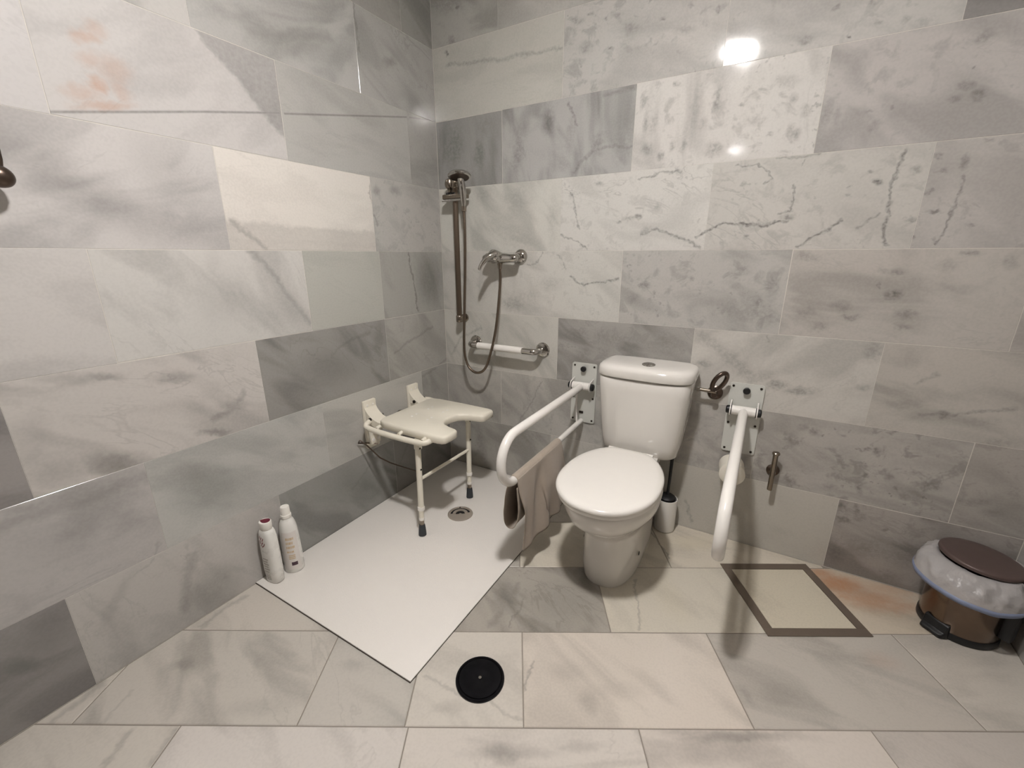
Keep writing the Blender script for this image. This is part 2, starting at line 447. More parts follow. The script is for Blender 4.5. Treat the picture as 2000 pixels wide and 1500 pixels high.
BM = bmesh.new
FEATURES = [
('B','v',0.073,2.03,0.273,2.006,0.02,0.35,0),('B','v',0.273,2.006,0.48,1.991,0.02,0.35,0),('B','v',0.48,1.991,0.662,1.982,0.02,0.35,0),
('B','b',0.113,2.119,0.026,0.015,-0.2,0.5,0),('B','b',0.081,2.071,0.012,0.012,-0.19,0.8,0),('B','b',0.151,2.231,0.014,0.011,-0.23,0.6,0),
('B','b',0.082,2.275,0.115,0.056,-0.23,0.35,0),('B','b',0.881,2.045,0.032,0.014,-0.22,0.3,0),('B','b',0.937,1.986,0.035,0.019,-0.21,0.35,0),
('B','b',0.765,1.961,0.039,0.024,-0.2,0.35,0),('B','b',1.051,1.987,0.013,0.008,-0.22,0.5,0),('B','b',0.735,1.923,0.035,0.01,-0.19,0.3,0),
('B','b',1.125,1.937,0.039,0.015,-0.21,0.3,0),('B','b',1.146,2.009,0.01,0.013,-0.23,0.5,0),('B','b',1.225,1.971,0.013,0.013,-0.23,0.45,0),
('B','b',0.77,2.063,0.015,0.008,-0.22,0.55,0),('B','b',0.838,2.039,0.008,0.008,-0.22,0.6,0),('B','b',0.729,2.052,0.026,0.013,-0.22,0.35,0),
('B','b',0.869,1.934,0.008,0.007,-0.2,0.6,0),('B','b',0.106,1.691,0.073,0.112,-0.11,0.5,2),('B','b',0.251,1.638,0.035,0.065,-0.1,0.5,2),
('B','b',0.294,1.764,0.083,0.052,-0.13,0.2,0),('B','b',0.461,1.631,0.031,0.125,-0.11,0.4,0),('B','b',0.61,1.726,0.034,0.058,-0.13,0.45,0),
('B','b',0.837,1.618,0.03,0.049,-0.11,0.45,0),('B','b',0.677,1.559,0.033,0.036,-0.09,0.25,0),('B','b',0.712,1.671,0.023,0.096,-0.12,0.2,0),
('B','v',0.697,1.775,0.716,1.735,0.02,0.5,0),('B','v',0.716,1.735,0.736,1.701,0.02,0.5,0),('B','v',0.984,1.587,0.902,1.598,0.02,0.4,0),
('B','v',0.902,1.598,0.817,1.591,0.02,0.4,0),('B','v',0.817,1.591,0.756,1.551,0.02,0.4,0),('B','v',0.756,1.551,0.73,1.524,0.02,0.4,0),
('B','v',0.848,1.778,0.899,1.784,0.025,0.4,0),('B','v',0.899,1.784,0.967,1.793,0.025,0.4,0),('B','b',0.941,1.624,0.061,0.11,-0.12,0.18,0),
('B','b',1.001,1.738,0.014,0.031,-0.15,0.4,0),('B','b',1.02,1.667,0.012,0.032,-0.13,0.4,0),('B','b',1.045,1.663,0.015,0.045,-0.13,0.3,0),
('B','b',1.028,1.579,0.024,0.025,-0.11,0.4,0),('B','b',1.084,1.546,0.013,0.018,-0.1,0.5,0),('B','b',1.119,1.577,0.011,0.021,-0.11,0.4,0),
('B','b',1.165,1.572,0.018,0.024,-0.11,0.35,0),('B','b',1.261,1.706,0.013,0.042,-0.15,0.45,0),('B','b',1.271,1.552,0.034,0.027,-0.11,0.45,0),
('B','b',1.122,1.776,0.013,0.01,-0.17,0.45,0),('B','b',1.227,1.639,0.017,0.023,-0.13,0.25,0),('B','b',1.196,1.684,0.025,0.1,-0.14,0.2,0),
('B','b',1.344,1.678,0.011,0.009,-0.15,0.4,0),('B','b',1.39,1.625,0.034,0.016,-0.14,0.3,0),('B','b',1.464,1.725,0.044,0.021,-0.17,0.25,0),
('B','b',1.494,1.67,0.015,0.021,-0.15,0.35,0),('B','b',1.535,1.635,0.02,0.018,-0.14,0.3,0),('B','b',1.518,1.563,0.015,0.022,-0.12,0.4,0),
('B','b',1.442,1.58,0.012,0.008,-0.12,0.55,0),('B','b',1.501,1.58,0.012,0.016,-0.13,0.4,0),('B','b',1.912,1.643,0.026,0.012,-0.17,0.5,0),
('B','b',1.939,1.613,0.017,0.021,-0.16,0.5,0),('B','b',1.895,1.614,0.016,0.012,-0.16,0.4,0),('B','b',1.918,1.688,0.006,0.006,-0.18,0.5,0),
('B','b',1.919,1.75,0.023,0.02,-0.2,0.35,0),('B','b',1.704,1.606,0.013,0.006,-0.14,0.35,0),('B','b',1.757,1.612,0.006,0.008,-0.15,0.4,0),
('B','b',1.736,1.436,0.01,0.006,-0.09,0.4,0),('B','b',1.589,1.612,0.017,0.045,-0.14,0.3,0),('B','b',1.62,1.608,0.011,0.03,-0.14,0.3,0),
('B','b',1.724,1.566,0.018,0.02,-0.13,0.3,0),('B','b',1.499,1.828,0.028,0.013,-0.2,0.45,0),('B','b',1.563,1.898,0.011,0.008,-0.23,0.45,0),
('B','b',1.678,1.838,0.01,0.008,-0.22,0.4,0),('B','b',1.743,1.83,0.012,0.009,-0.22,0.35,0),('B','b',1.615,1.817,0.007,0.006,-0.21,1.0,0),
('B','b',1.656,1.889,0.015,0.011,-0.23,0.4,0),('B','b',0.456,1.441,0.069,0.061,-0.06,0.22,0),('B','b',0.273,1.475,0.058,0.059,-0.07,0.22,0),
('B','b',0.456,1.252,0.108,0.06,-0.02,0.16,0),('B','b',0.64,1.335,0.025,0.131,-0.04,0.15,0),('B','v',0.687,1.265,0.746,1.251,0.012,0.55,0),
('B','v',0.746,1.251,0.807,1.212,0.012,0.55,0),('B','v',0.722,1.439,0.74,1.393,0.013,0.5,0),('B','v',0.74,1.393,0.763,1.299,0.013,0.5,0),
('B','v',1.035,1.267,1.1,1.285,0.016,0.55,0),('B','v',1.1,1.285,1.17,1.256,0.016,0.55,0),('B','v',1.17,1.256,1.262,1.208,0.016,0.55,0),
('B','b',1.054,1.28,0.024,0.018,-0.03,0.4,0),('B','v',1.243,1.246,1.288,1.278,0.014,0.75,0),('B','v',1.288,1.278,1.332,1.298,0.014,0.75,0),
('B','v',1.332,1.298,1.38,1.292,0.014,0.75,0),('B','v',1.38,1.292,1.43,1.292,0.014,0.75,0),('B','v',1.43,1.292,1.478,1.286,0.014,0.75,0),
('B','v',1.478,1.286,1.533,1.294,0.014,0.75,0),('B','b',1.529,1.309,0.021,0.015,-0.04,0.55,0),('B','v',1.538,1.414,1.541,1.366,0.011,0.55,0),
('B','v',1.541,1.366,1.537,1.333,0.011,0.55,0),('B','v',1.537,1.333,1.504,1.325,0.011,0.55,0),('B','v',1.58,1.205,1.615,1.238,0.014,0.65,0),
('B','v',1.615,1.238,1.647,1.26,0.014,0.65,0),('B','v',1.647,1.26,1.686,1.29,0.014,0.65,0),('B','v',1.735,1.264,1.764,1.287,0.01,0.4,0),
('B','v',1.764,1.287,1.783,1.306,0.01,0.4,0),('B','v',1.814,1.488,1.802,1.444,0.013,0.6,0),('B','v',1.802,1.444,1.8,1.394,0.013,0.6,0),
('B','v',1.8,1.394,1.801,1.328,0.013,0.6,0),('B','v',1.801,1.328,1.802,1.275,0.013,0.6,0),('B','v',1.802,1.275,1.804,1.231,0.013,0.6,0),
('B','v',1.804,1.231,1.819,1.214,0.013,0.6,0),('B','v',1.952,1.399,1.952,1.355,0.011,0.5,0),('B','v',1.952,1.355,1.95,1.32,0.011,0.5,0),
('B','v',1.95,1.32,1.952,1.27,0.011,0.5,0),('B','v',1.952,1.27,1.948,1.238,0.011,0.5,0),('B','v',1.948,1.238,1.936,1.214,0.011,0.5,0),
('B','b',1.761,1.405,0.015,0.011,-0.08,0.9,0),('B','b',1.892,1.463,0.016,0.01,-0.1,0.6,0),('B','b',1.947,1.44,0.009,0.025,-0.1,0.5,0),
('B','b',1.906,1.424,0.016,0.007,-0.09,0.45,0),('B','b',1.918,1.312,0.016,0.006,-0.05,0.55,0),('B','b',1.889,1.366,0.009,0.009,-0.07,0.5,0),
('B','b',1.842,1.427,0.019,0.012,-0.09,0.4,0),('B','b',1.867,1.29,0.022,0.009,-0.04,0.4,0),('B','b',1.694,1.364,0.008,0.006,-0.06,0.5,0),
('B','b',1.69,1.387,0.007,0.006,-0.07,0.4,0),('B','b',1.999,1.274,0.011,0.006,-0.04,0.4,0),('B','b',1.881,1.232,0.007,0.006,-0.02,0.5,0),
('B','b',1.987,1.495,0.013,0.008,-0.12,0.5,0),('B','b',1.379,1.426,0.01,0.009,-0.08,0.5,0),('B','b',1.416,1.249,0.013,0.007,-0.02,0.4,0),
('B','b',1.015,1.334,0.016,0.012,-0.04,0.6,0),('B','b',0.942,1.319,0.011,0.008,-0.04,0.5,0),('B','b',1.092,1.365,0.016,0.015,-0.05,0.3,0),
('B','b',0.846,1.466,0.022,0.01,-0.08,0.4,0),('B','b',0.988,1.331,0.029,0.01,-0.04,0.4,0),('B','v',1.014,1.468,1.062,1.475,0.012,0.5,0),
('B','v',1.062,1.475,1.09,1.487,0.012,0.5,0),('B','v',1.09,1.487,1.165,1.49,0.012,0.5,0),('B','v',1.354,1.491,1.415,1.485,0.01,0.5,0),
('B','v',1.415,1.485,1.453,1.458,0.01,0.5,0),('B','v',1.453,1.458,1.471,1.438,0.01,0.5,0),('B','v',1.471,1.438,1.446,1.421,0.01,0.5,0),
('B','v',1.477,1.501,1.55,1.497,0.014,0.4,0),('B','v',1.55,1.497,1.596,1.501,0.014,0.4,0),('B','v',1.555,1.487,1.552,1.468,0.008,0.4,0),
('B','v',0.592,1.194,0.579,1.171,0.01,0.45,0),('B','v',0.579,1.171,0.558,1.146,0.01,0.45,0),('B','v',0.558,1.146,0.512,1.143,0.01,0.45,0),
('B','v',0.669,1.193,0.69,1.164,0.01,0.35,0),('B','v',0.69,1.164,0.709,1.133,0.01,0.35,0),('B','v',0.738,1.094,0.769,1.068,0.013,0.6,0),
('B','v',0.769,1.068,0.803,1.06,0.013,0.6,0),('B','v',0.803,1.06,0.869,1.073,0.013,0.6,0),('B','v',0.869,1.073,0.954,1.088,0.013,0.6,0),
('B','b',0.428,0.959,0.081,0.04,0.05,0.35,0),('B','b',0.635,1.057,0.067,0.037,0.03,0.22,0),('B','b',0.514,0.993,0.083,0.044,0.04,0.2,0),
('B','b',0.246,1.032,0.025,0.104,0.03,0.2,0),('B','b',1.073,1.064,0.021,0.017,0.03,0.45,0),('B','b',1.02,1.009,0.03,0.026,0.05,0.3,0),
('B','b',1.052,1.065,0.008,0.013,0.03,0.5,0),('B','b',1.248,1.095,0.011,0.012,0.02,0.4,0),('B','b',1.418,1.136,0.04,0.033,0.01,0.22,0),
('B','b',1.41,1.071,0.024,0.019,0.03,0.22,0),('B','b',1.488,1.019,0.013,0.017,0.05,0.5,0),('B','b',1.474,0.979,0.066,0.05,0.06,0.3,0),
('B','b',1.526,1.075,0.025,0.074,0.03,0.28,0),('B','b',1.526,0.963,0.048,0.038,0.07,0.3,0),('B','b',1.385,0.993,0.069,0.059,0.06,0.15,0),
('B','b',1.866,1.061,0.025,0.013,0.04,0.7,0),('B','b',1.86,1.137,0.018,0.016,0.01,0.45,0),('B','b',1.832,1.133,0.026,0.01,0.02,0.3,0),
('B','b',1.733,1.013,0.036,0.021,0.06,0.35,0),('B','b',1.763,0.983,0.033,0.012,0.07,0.45,0),('B','b',1.912,1.003,0.03,0.02,0.06,0.45,0),
('B','b',1.905,0.962,0.023,0.017,0.08,0.4,0),('B','b',2.017,1.185,0.026,0.011,-0.0,0.5,0),('B','b',1.61,1.178,0.038,0.017,0.0,0.4,0),
('B','b',1.634,0.985,0.039,0.029,0.06,0.3,0),('B','b',1.687,0.938,0.038,0.016,0.08,0.35,0),('B','b',1.975,1.151,0.034,0.022,0.01,0.25,0),
('B','b',1.822,1.084,0.005,0.008,0.03,0.5,0),('B','b',2.114,1.167,0.021,0.029,0.0,0.3,0),('B','b',2.023,1.091,0.066,0.016,0.03,0.15,0),
('B','v',1.311,0.877,1.379,0.832,0.07,0.3,0),('B','v',1.379,0.832,1.46,0.763,0.07,0.3,0),('B','v',1.46,0.763,1.51,0.724,0.07,0.3,0),
('B','v',1.533,0.897,1.54,0.872,0.012,0.3,0),('B','b',1.589,0.711,0.042,0.024,0.15,0.5,0),('B','b',1.665,0.697,0.05,0.02,0.16,0.5,0),
('B','b',1.542,0.739,0.05,0.028,0.14,0.25,0),('B','b',1.33,0.763,0.034,0.019,0.12,0.4,0),('B','b',1.847,0.735,0.022,0.017,0.16,0.35,0),
('B','b',1.852,0.864,0.032,0.039,0.11,0.35,0),('B','v',2.01,0.667,2.067,0.68,0.014,0.4,0),('B','v',2.067,0.68,2.131,0.706,0.014,0.4,0),
('B','v',2.131,0.706,2.222,0.733,0.014,0.4,0),('B','b',2.066,0.682,0.019,0.018,0.19,0.6,0),('B','v',1.98,0.778,2.004,0.799,0.02,0.3,0),
('B','v',2.004,0.799,2.02,0.818,0.02,0.3,0),('B','b',1.97,0.7,0.051,0.016,0.18,0.2,0),('B','b',2.212,0.606,0.065,0.024,0.23,0.25,0),
('B','b',2.16,0.682,0.066,0.017,0.2,0.15,0),('B','b',1.924,0.513,0.014,0.016,0.24,0.6,0),('B','b',1.895,0.518,0.014,0.008,0.23,0.5,0),
('B','b',1.951,0.595,0.013,0.009,0.21,0.55,0),('B','b',1.737,0.547,0.019,0.018,0.21,0.4,0),('B','b',1.671,0.501,0.023,0.034,0.22,0.35,0),
('B','b',1.703,0.561,0.019,0.016,0.21,0.35,0),('B','b',1.914,0.415,0.01,0.01,0.27,0.6,0),('B','b',1.909,0.361,0.012,0.025,0.29,0.5,0),
('B','b',1.977,0.432,0.017,0.018,0.27,0.45,0),('B','b',2.028,0.365,0.019,0.016,0.3,0.5,0),('B','b',2.006,0.393,0.008,0.01,0.29,0.5,0),
('B','b',2.087,0.417,0.051,0.023,0.29,0.4,0),('B','b',2.063,0.376,0.021,0.031,0.3,0.3,0),('B','b',1.695,0.331,0.027,0.031,0.28,0.45,0),
('B','b',1.819,0.345,0.025,0.019,0.28,0.3,0),('B','b',1.783,0.464,0.031,0.029,0.24,0.2,0),('B','b',2.045,0.461,0.021,0.011,0.27,0.3,0),
('B','b',2.2,0.399,0.047,0.019,0.31,0.35,0),('B','b',2.253,0.377,0.035,0.017,0.32,0.25,0),('B','b',2.168,0.428,0.012,0.037,0.29,0.25,0),
('B','b',1.831,0.455,0.059,0.082,0.25,0.14,0),('B','v',1.326,0.128,1.347,0.077,0.02,0.35,0),('B','v',1.347,0.077,1.365,0.035,0.02,0.35,0),
('B','b',1.871,0.273,0.012,0.019,0.31,0.6,0),('B','b',1.912,0.273,0.012,0.025,0.32,0.6,0),('B','b',1.885,0.217,0.022,0.017,0.33,0.6,0),
('B','b',1.886,0.073,0.032,0.045,0.38,0.5,0),('B','b',1.922,0.241,0.015,0.017,0.33,0.4,0),('B','b',2.005,0.222,0.01,0.01,0.34,0.5,0),
('B','b',2.104,0.293,0.016,0.012,0.33,0.4,0),('B','b',1.982,0.133,0.074,0.056,0.37,0.3,0),('B','b',2.068,0.145,0.083,0.063,0.38,0.3,0),
('B','b',2.059,0.04,0.044,0.03,0.41,0.35,0),('B','b',1.868,0.113,0.023,0.045,0.36,0.3,0),('B','b',0.363,0.416,0.097,0.077,0.18,0.25,0),
('B','b',0.518,0.527,0.024,0.083,0.16,0.2,0),('B','b',0.222,0.142,0.036,0.131,0.23,0.3,0),('B','b',0.551,0.278,0.091,0.059,0.22,0.3,0),
('B','v',0.605,0.581,0.534,0.446,0.012,0.35,0),('B','v',0.534,0.446,0.458,0.317,0.012,0.35,0),('B','v',0.046,0.663,0.104,0.755,0.02,0.3,0),
('B','v',0.104,0.755,0.24,0.822,0.02,0.3,0),('B','b',0.931,0.831,0.114,0.056,0.09,0.3,0),('B','b',0.784,0.842,0.06,0.043,0.09,0.35,0),
('B','b',1.173,0.832,0.08,0.057,0.1,0.3,0),('B','b',0.814,0.748,0.05,0.034,0.11,0.3,0),('L','b',-1.309,1.692,0.037,0.018,0.34,0.4,1),
('L','b',-1.28,1.715,0.022,0.023,0.35,0.29,1),('L','b',-1.305,1.642,0.033,0.024,0.31,0.29,1),('L','b',-1.308,1.593,0.024,0.017,0.28,0.5,1),
('L','b',-1.263,1.634,0.042,0.037,0.29,0.29,1),('L','b',-1.34,1.568,0.042,0.019,0.27,0.32,1),('L','b',-1.301,1.55,0.068,0.015,0.25,0.43,1),
('L','b',-1.26,1.595,0.023,0.037,0.27,0.29,1),('L','h',-0.815,1.57,-1.048,1.799,0.022,0.42,0),('L','v',-1.034,1.784,-0.966,1.73,0.02,0.3,0),
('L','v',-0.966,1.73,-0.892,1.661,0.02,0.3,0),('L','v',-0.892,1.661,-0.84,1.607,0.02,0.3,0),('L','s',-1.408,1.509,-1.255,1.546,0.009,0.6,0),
('L','s',-1.255,1.546,-1.063,1.593,0.009,0.6,0),('L','s',-1.063,1.593,-0.825,1.647,0.009,0.6,0),('L','s',-0.804,1.65,-0.605,1.693,0.009,0.6,0),  # s entries: reflection of a straight edge, painted as a thin dark line
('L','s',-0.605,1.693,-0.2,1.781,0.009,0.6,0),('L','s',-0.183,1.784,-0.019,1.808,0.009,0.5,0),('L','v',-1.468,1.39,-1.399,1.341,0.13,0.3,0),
('L','v',-1.399,1.341,-1.277,1.28,0.13,0.3,0),('L','v',-1.277,1.28,-1.073,1.232,0.13,0.3,0),('L','v',-1.51,1.414,-1.421,1.369,0.14,0.22,0),
('L','b',-1.201,1.419,0.08,0.125,0.15,0.16,0),('L','b',-1.215,1.284,0.081,0.028,0.06,0.3,0),('L','v',-1.039,1.287,-1.001,1.258,0.04,0.5,0),
('L','v',-1.001,1.258,-0.944,1.208,0.04,0.5,0),('L','v',-1.049,1.232,-0.784,1.23,0.075,0.28,0),('L','v',-0.784,1.23,-0.447,1.227,0.075,0.28,0),
('L','h',-1.049,1.291,-0.46,1.286,0.02,0.25,0),('L','v',-0.994,1.198,-0.924,1.106,0.03,0.3,0),('L','v',-0.924,1.106,-0.87,1.011,0.03,0.3,0),
('L','v',-0.87,1.011,-0.815,0.941,0.03,0.3,0),('L','b',-1.12,1.059,0.096,0.098,-0.08,0.16,0),('L','b',-0.902,1.005,0.082,0.075,-0.1,0.14,0),
('L','b',-1.12,1.139,0.03,0.08,-0.03,0.12,0),('L','b',-0.417,1.457,0.024,0.021,0.12,0.4,0),('L','b',-0.307,1.466,0.033,0.026,0.11,0.4,0),
('L','v',-0.455,1.469,-0.447,1.353,0.015,0.4,0),('L','v',-0.447,1.353,-0.428,1.312,0.015,0.4,0),('L','v',-0.253,1.195,-0.233,1.075,0.012,0.6,0),
('L','v',-0.233,1.075,-0.208,0.923,0.012,0.6,0),('L','b',-0.105,1.069,0.107,0.13,-0.05,0.55,0),('L','b',-1.445,0.875,0.043,0.014,-0.24,0.45,0),
('L','b',-1.286,0.831,0.064,0.025,-0.24,0.42,0),('L','b',-1.145,0.702,0.051,0.025,-0.3,0.35,0),('L','b',-1.216,0.625,0.055,0.014,-0.36,0.55,0),
('L','b',-1.465,0.624,0.085,0.036,-0.42,0.55,0),('L','b',-1.612,0.752,0.036,0.078,-0.37,0.2,0),('L','b',-1.518,0.886,0.079,0.018,-0.24,0.25,0),
('L','b',-1.591,0.643,0.06,0.041,-0.45,0.25,0),('L','v',-1.215,0.67,-1.156,0.687,0.03,0.35,0),('L','v',-1.156,0.687,-1.1,0.735,0.03,0.35,0),
('L','b',-0.766,0.742,0.156,0.086,-0.22,0.35,0),('L','v',-0.842,0.707,-0.706,0.816,0.02,0.3,0),('L','v',-0.706,0.816,-0.537,0.855,0.02,0.3,0),
('L','b',-0.481,0.823,0.031,0.095,-0.16,0.3,0),('L','v',-0.395,0.734,-0.285,0.778,0.02,0.3,0),('L','v',-0.285,0.778,-0.106,0.817,0.02,0.3,0),
('L','v',-0.25,0.556,-0.104,0.592,0.02,0.3,0),('L','v',-0.104,0.592,-0.004,0.629,0.02,0.3,0),('L','b',-1.254,0.425,0.123,0.091,-0.48,0.26,2),
('L','b',-1.297,0.521,0.078,0.045,-0.43,0.25,0),('L','b',-1.653,0.573,0.057,0.019,-0.52,0.25,0),('L','v',-1.707,0.561,-1.581,0.555,0.05,0.3,0),
('L','v',-1.581,0.555,-1.418,0.561,0.05,0.3,0),('L','b',-1.613,0.457,0.113,0.072,-0.58,0.14,0),('L','v',-1.358,0.241,-1.387,0.17,0.04,0.3,0),
('L','v',-1.387,0.17,-1.414,0.068,0.04,0.3,0),('L','b',-1.319,0.076,0.097,0.089,-0.67,0.34,2),('L','v',-1.516,0.268,-1.453,0.296,0.012,0.2,0),
('L','v',-1.453,0.296,-1.431,0.338,0.012,0.2,0),('L','b',-1.555,0.225,0.021,0.097,-0.69,0.18,0),('L','b',-1.76,0.183,0.043,0.02,-0.8,0.5,2),
('L','b',-1.703,0.23,0.056,0.073,-0.75,0.3,0),('L','b',-0.686,0.158,0.204,0.102,-0.47,0.3,2),('L','v',-0.715,0.16,-0.649,0.207,0.02,0.25,0),
('L','v',-0.649,0.207,-0.599,0.238,0.02,0.25,0),('L','v',-0.464,0.106,-0.379,0.214,0.02,0.25,0),('L','v',-0.379,0.214,-0.337,0.255,0.02,0.25,0),
('L','v',-0.59,1.949,-0.757,1.89,0.06,0.3,0),('L','v',-0.757,1.89,-0.865,1.865,0.06,0.3,0),('L','v',-0.454,2.111,-0.452,2.031,0.012,0.4,0),
('L','v',-0.452,2.031,-0.448,1.949,0.012,0.4,0),('L','b',-0.288,1.966,0.045,0.019,0.31,0.4,0),('L','b',-0.682,1.886,0.117,0.032,0.33,0.25,0),
('L','b',-1.211,1.804,0.05,0.019,0.38,0.3,0),('F','v',0.309,-1.215,0.359,-1.127,0.04,0.35,0),('F','v',0.359,-1.127,0.396,-1.028,0.04,0.35,0),
('F','b',0.349,-1.092,0.048,0.092,0.01,0.4,0),('F','v',0.361,-1.225,0.395,-1.161,0.012,0.35,0),('F','v',0.395,-1.161,0.423,-1.103,0.012,0.35,0),
('F','b',0.559,-1.126,0.163,0.129,0.01,0.3,0),('F','b',0.67,-1.0,0.078,0.079,0.01,0.3,0),('F','v',0.846,-0.998,0.822,-1.124,0.012,0.35,0),
('F','v',0.822,-1.124,0.798,-1.232,0.012,0.35,0),('F','b',0.948,-1.1,0.055,0.118,0.01,0.12,3),('F','b',0.593,-1.471,0.028,0.042,0.01,0.25,0),
('F','v',0.449,-1.347,0.421,-1.413,0.012,0.4,0),('F','v',0.421,-1.413,0.415,-1.436,0.012,0.4,0),('F','b',0.685,-1.441,0.087,0.03,0.01,0.12,0),
('F','b',0.547,-1.38,0.061,0.032,0.01,0.14,0),('F','v',0.124,-1.402,0.19,-1.437,0.014,0.25,0),('F','v',0.19,-1.437,0.236,-1.459,0.014,0.25,0),
('F','v',0.324,-1.484,0.38,-1.514,0.014,0.25,0),('F','v',0.38,-1.514,0.408,-1.52,0.014,0.25,0),('F','b',0.212,-1.488,0.056,0.019,0.01,0.2,0),
('F','v',-0.837,-1.542,-0.814,-1.422,0.03,0.28,0),('F','v',-0.814,-1.422,-0.794,-1.302,0.03,0.28,0),('F','b',-0.626,-1.372,0.046,0.025,0.01,0.3,0),
('F','v',-0.709,-1.548,-0.698,-1.451,0.012,0.18,0),('F','b',-0.323,-1.492,0.099,0.025,0.01,0.16,0),('F','v',-0.655,-1.232,-0.634,-1.145,0.03,0.3,0),
('F','v',-0.634,-1.145,-0.591,-1.098,0.03,0.3,0),('F','b',-0.1,-1.368,0.046,0.025,0.01,0.2,0),('F','v',-0.609,-1.641,-0.609,-1.584,0.02,0.3,0),
('F','v',-0.609,-1.584,-0.609,-1.554,0.02,0.3,0),('F','v',-0.494,-1.629,-0.497,-1.559,0.03,0.25,0),('F','b',0.381,-1.6,0.127,0.018,0.01,0.3,0),
('F','b',0.548,-1.587,0.077,0.016,0.01,0.25,0),('F','b',0.972,-1.56,0.197,0.016,0.01,0.35,0),('F','b',0.832,-1.549,0.08,0.013,0.01,0.3,0),
('F','b',1.126,-1.453,0.057,0.039,0.01,0.2,0),('F','b',1.04,-1.453,0.014,0.032,0.01,0.2,0),('F','b',1.503,-1.339,0.062,0.035,0.01,0.15,1),
('F','b',1.605,-1.025,0.115,0.069,0.01,0.85,1),('F','b',1.569,-0.966,0.071,0.046,0.01,0.7,1),('F','b',1.665,-1.095,0.147,0.065,0.01,0.6,1),
('F','b',1.727,-1.129,0.126,0.041,0.01,0.45,1),('F','b',1.742,-1.045,0.151,0.045,0.01,0.4,1),('F','b',1.555,-0.863,0.126,0.022,0.01,0.5,3),
('F','b',1.582,-1.083,0.044,0.036,0.01,0.6,1),('F','v',1.0,-0.721,1.008,-0.801,0.014,0.5,0),('F','v',1.008,-0.801,1.013,-0.882,0.014,0.5,0),
('F','b',1.145,-0.783,0.132,0.057,0.01,0.2,3),
]
# ------------------------------------------------------------------ the setting: tiled room shell
def clip_poly(poly, nx, ny, d):
    """keep the side nx*x + ny*y <= d"""
    out = []
    for i in range(len(poly)):
        a, b = poly[i], poly[(i + 1) % len(poly)]
        fa, fb = nx * a[0] + ny * a[1] - d, nx * b[0] + ny * b[1] - d
        if fa <= 0: out.append(a)
        if (fa < 0 < fb) or (fb < 0 < fa):
            t = fa / (fa - fb)
            out.append((a[0] + (b[0] - a[0]) * t, a[1] + (b[1] - a[1]) * t))
    return out

def area(poly):
    return 0.5 * sum(poly[i][0] * poly[(i + 1) % len(poly)][1] - poly[(i + 1) % len(poly)][0] * poly[i][1] for i in range(len(poly)))

def inset(poly, d):
    """convex counter-clockwise polygon moved inwards by d"""
    out = poly
    for i in range(len(poly)):
        a, b = poly[i], poly[(i + 1) % len(poly)]
        ex, ey = b[0] - a[0], b[1] - a[1]
        l = math.hypot(ex, ey)
        if l < 1e-6: continue
        nx, ny = ey / l, -ex / l
        out = clip_poly(out, nx, ny, nx * a[0] + ny * a[1] - d)
    return out

def inside(poly, x, y):
    for i in range(len(poly)):
        a, b = poly[i], poly[(i + 1) % len(poly)]
        if (b[0] - a[0]) * (y - a[1]) - (b[1] - a[1]) * (x - a[0]) < -1e-9: return False
    return True

def tile_mesh(name, poly, to3d, lift=0.0, gap=0.0009, depth=0.004, ease=0.0009):
    """slab with eased edges; UV in metres of the wall or floor plane"""
    if area(poly) < 0: poly = poly[::-1]
    outer = inset(poly, gap)
    top = inset(poly, gap + ease)
    if len(outer) < 3 or len(outer) != len(top) or area(top) < 2e-4: return None
    me = bpy.data.meshes.new(name)
    n = len(outer)
    flat = [(p, -depth) for p in outer] + [(p, lift - ease * 0.8) for p in outer] + [(p, lift) for p in top]
    verts = [to3d(p[0], p[1], d) for p, d in flat]
    faces = [list(range(2 * n, 3 * n))]
    for k in range(n):
        j = (k + 1) % n
        faces.append([k, j, n + j, n + k]); faces.append([n + k, n + j, 2 * n + j, 2 * n + k])
    me.from_pydata(verts, [], faces)
    uv = me.uv_layers.new(name='UVMap')
    for lp in me.loops:
        p = flat[lp.vertex_index][0]
        uv.data[lp.index].uv = p
    bm = BM(); bm.from_mesh(me); bmesh.ops.recalc_face_normals(bm, faces=bm.faces)
    # open at the back: make sure the show face looks into the room
    bm.faces.ensure_lookup_table()
    c = Vector(to3d(poly[0][0], poly[0][1], 1.0)) - Vector(to3d(poly[0][0], poly[0][1], 0.0))
    if bm.faces[0].normal.dot(c) < 0:
        bmesh.ops.reverse_faces(bm, faces=bm.faces)
    bm.to_mesh(me); bm.free()
    return me

CA, SA = math.cos(math.radians(29.84)), math.sin(math.radians(29.84))
TO3D = {
    'L': lambda u, v, d: (d, u, v),
    'B': lambda u, v, d: (u, -d, v),
    'R': lambda u, v, d: (ROOM_X - d, u, v),
    'F': lambda u, v, d: (u * CA - v * SA, u * SA + v * CA, d),
}

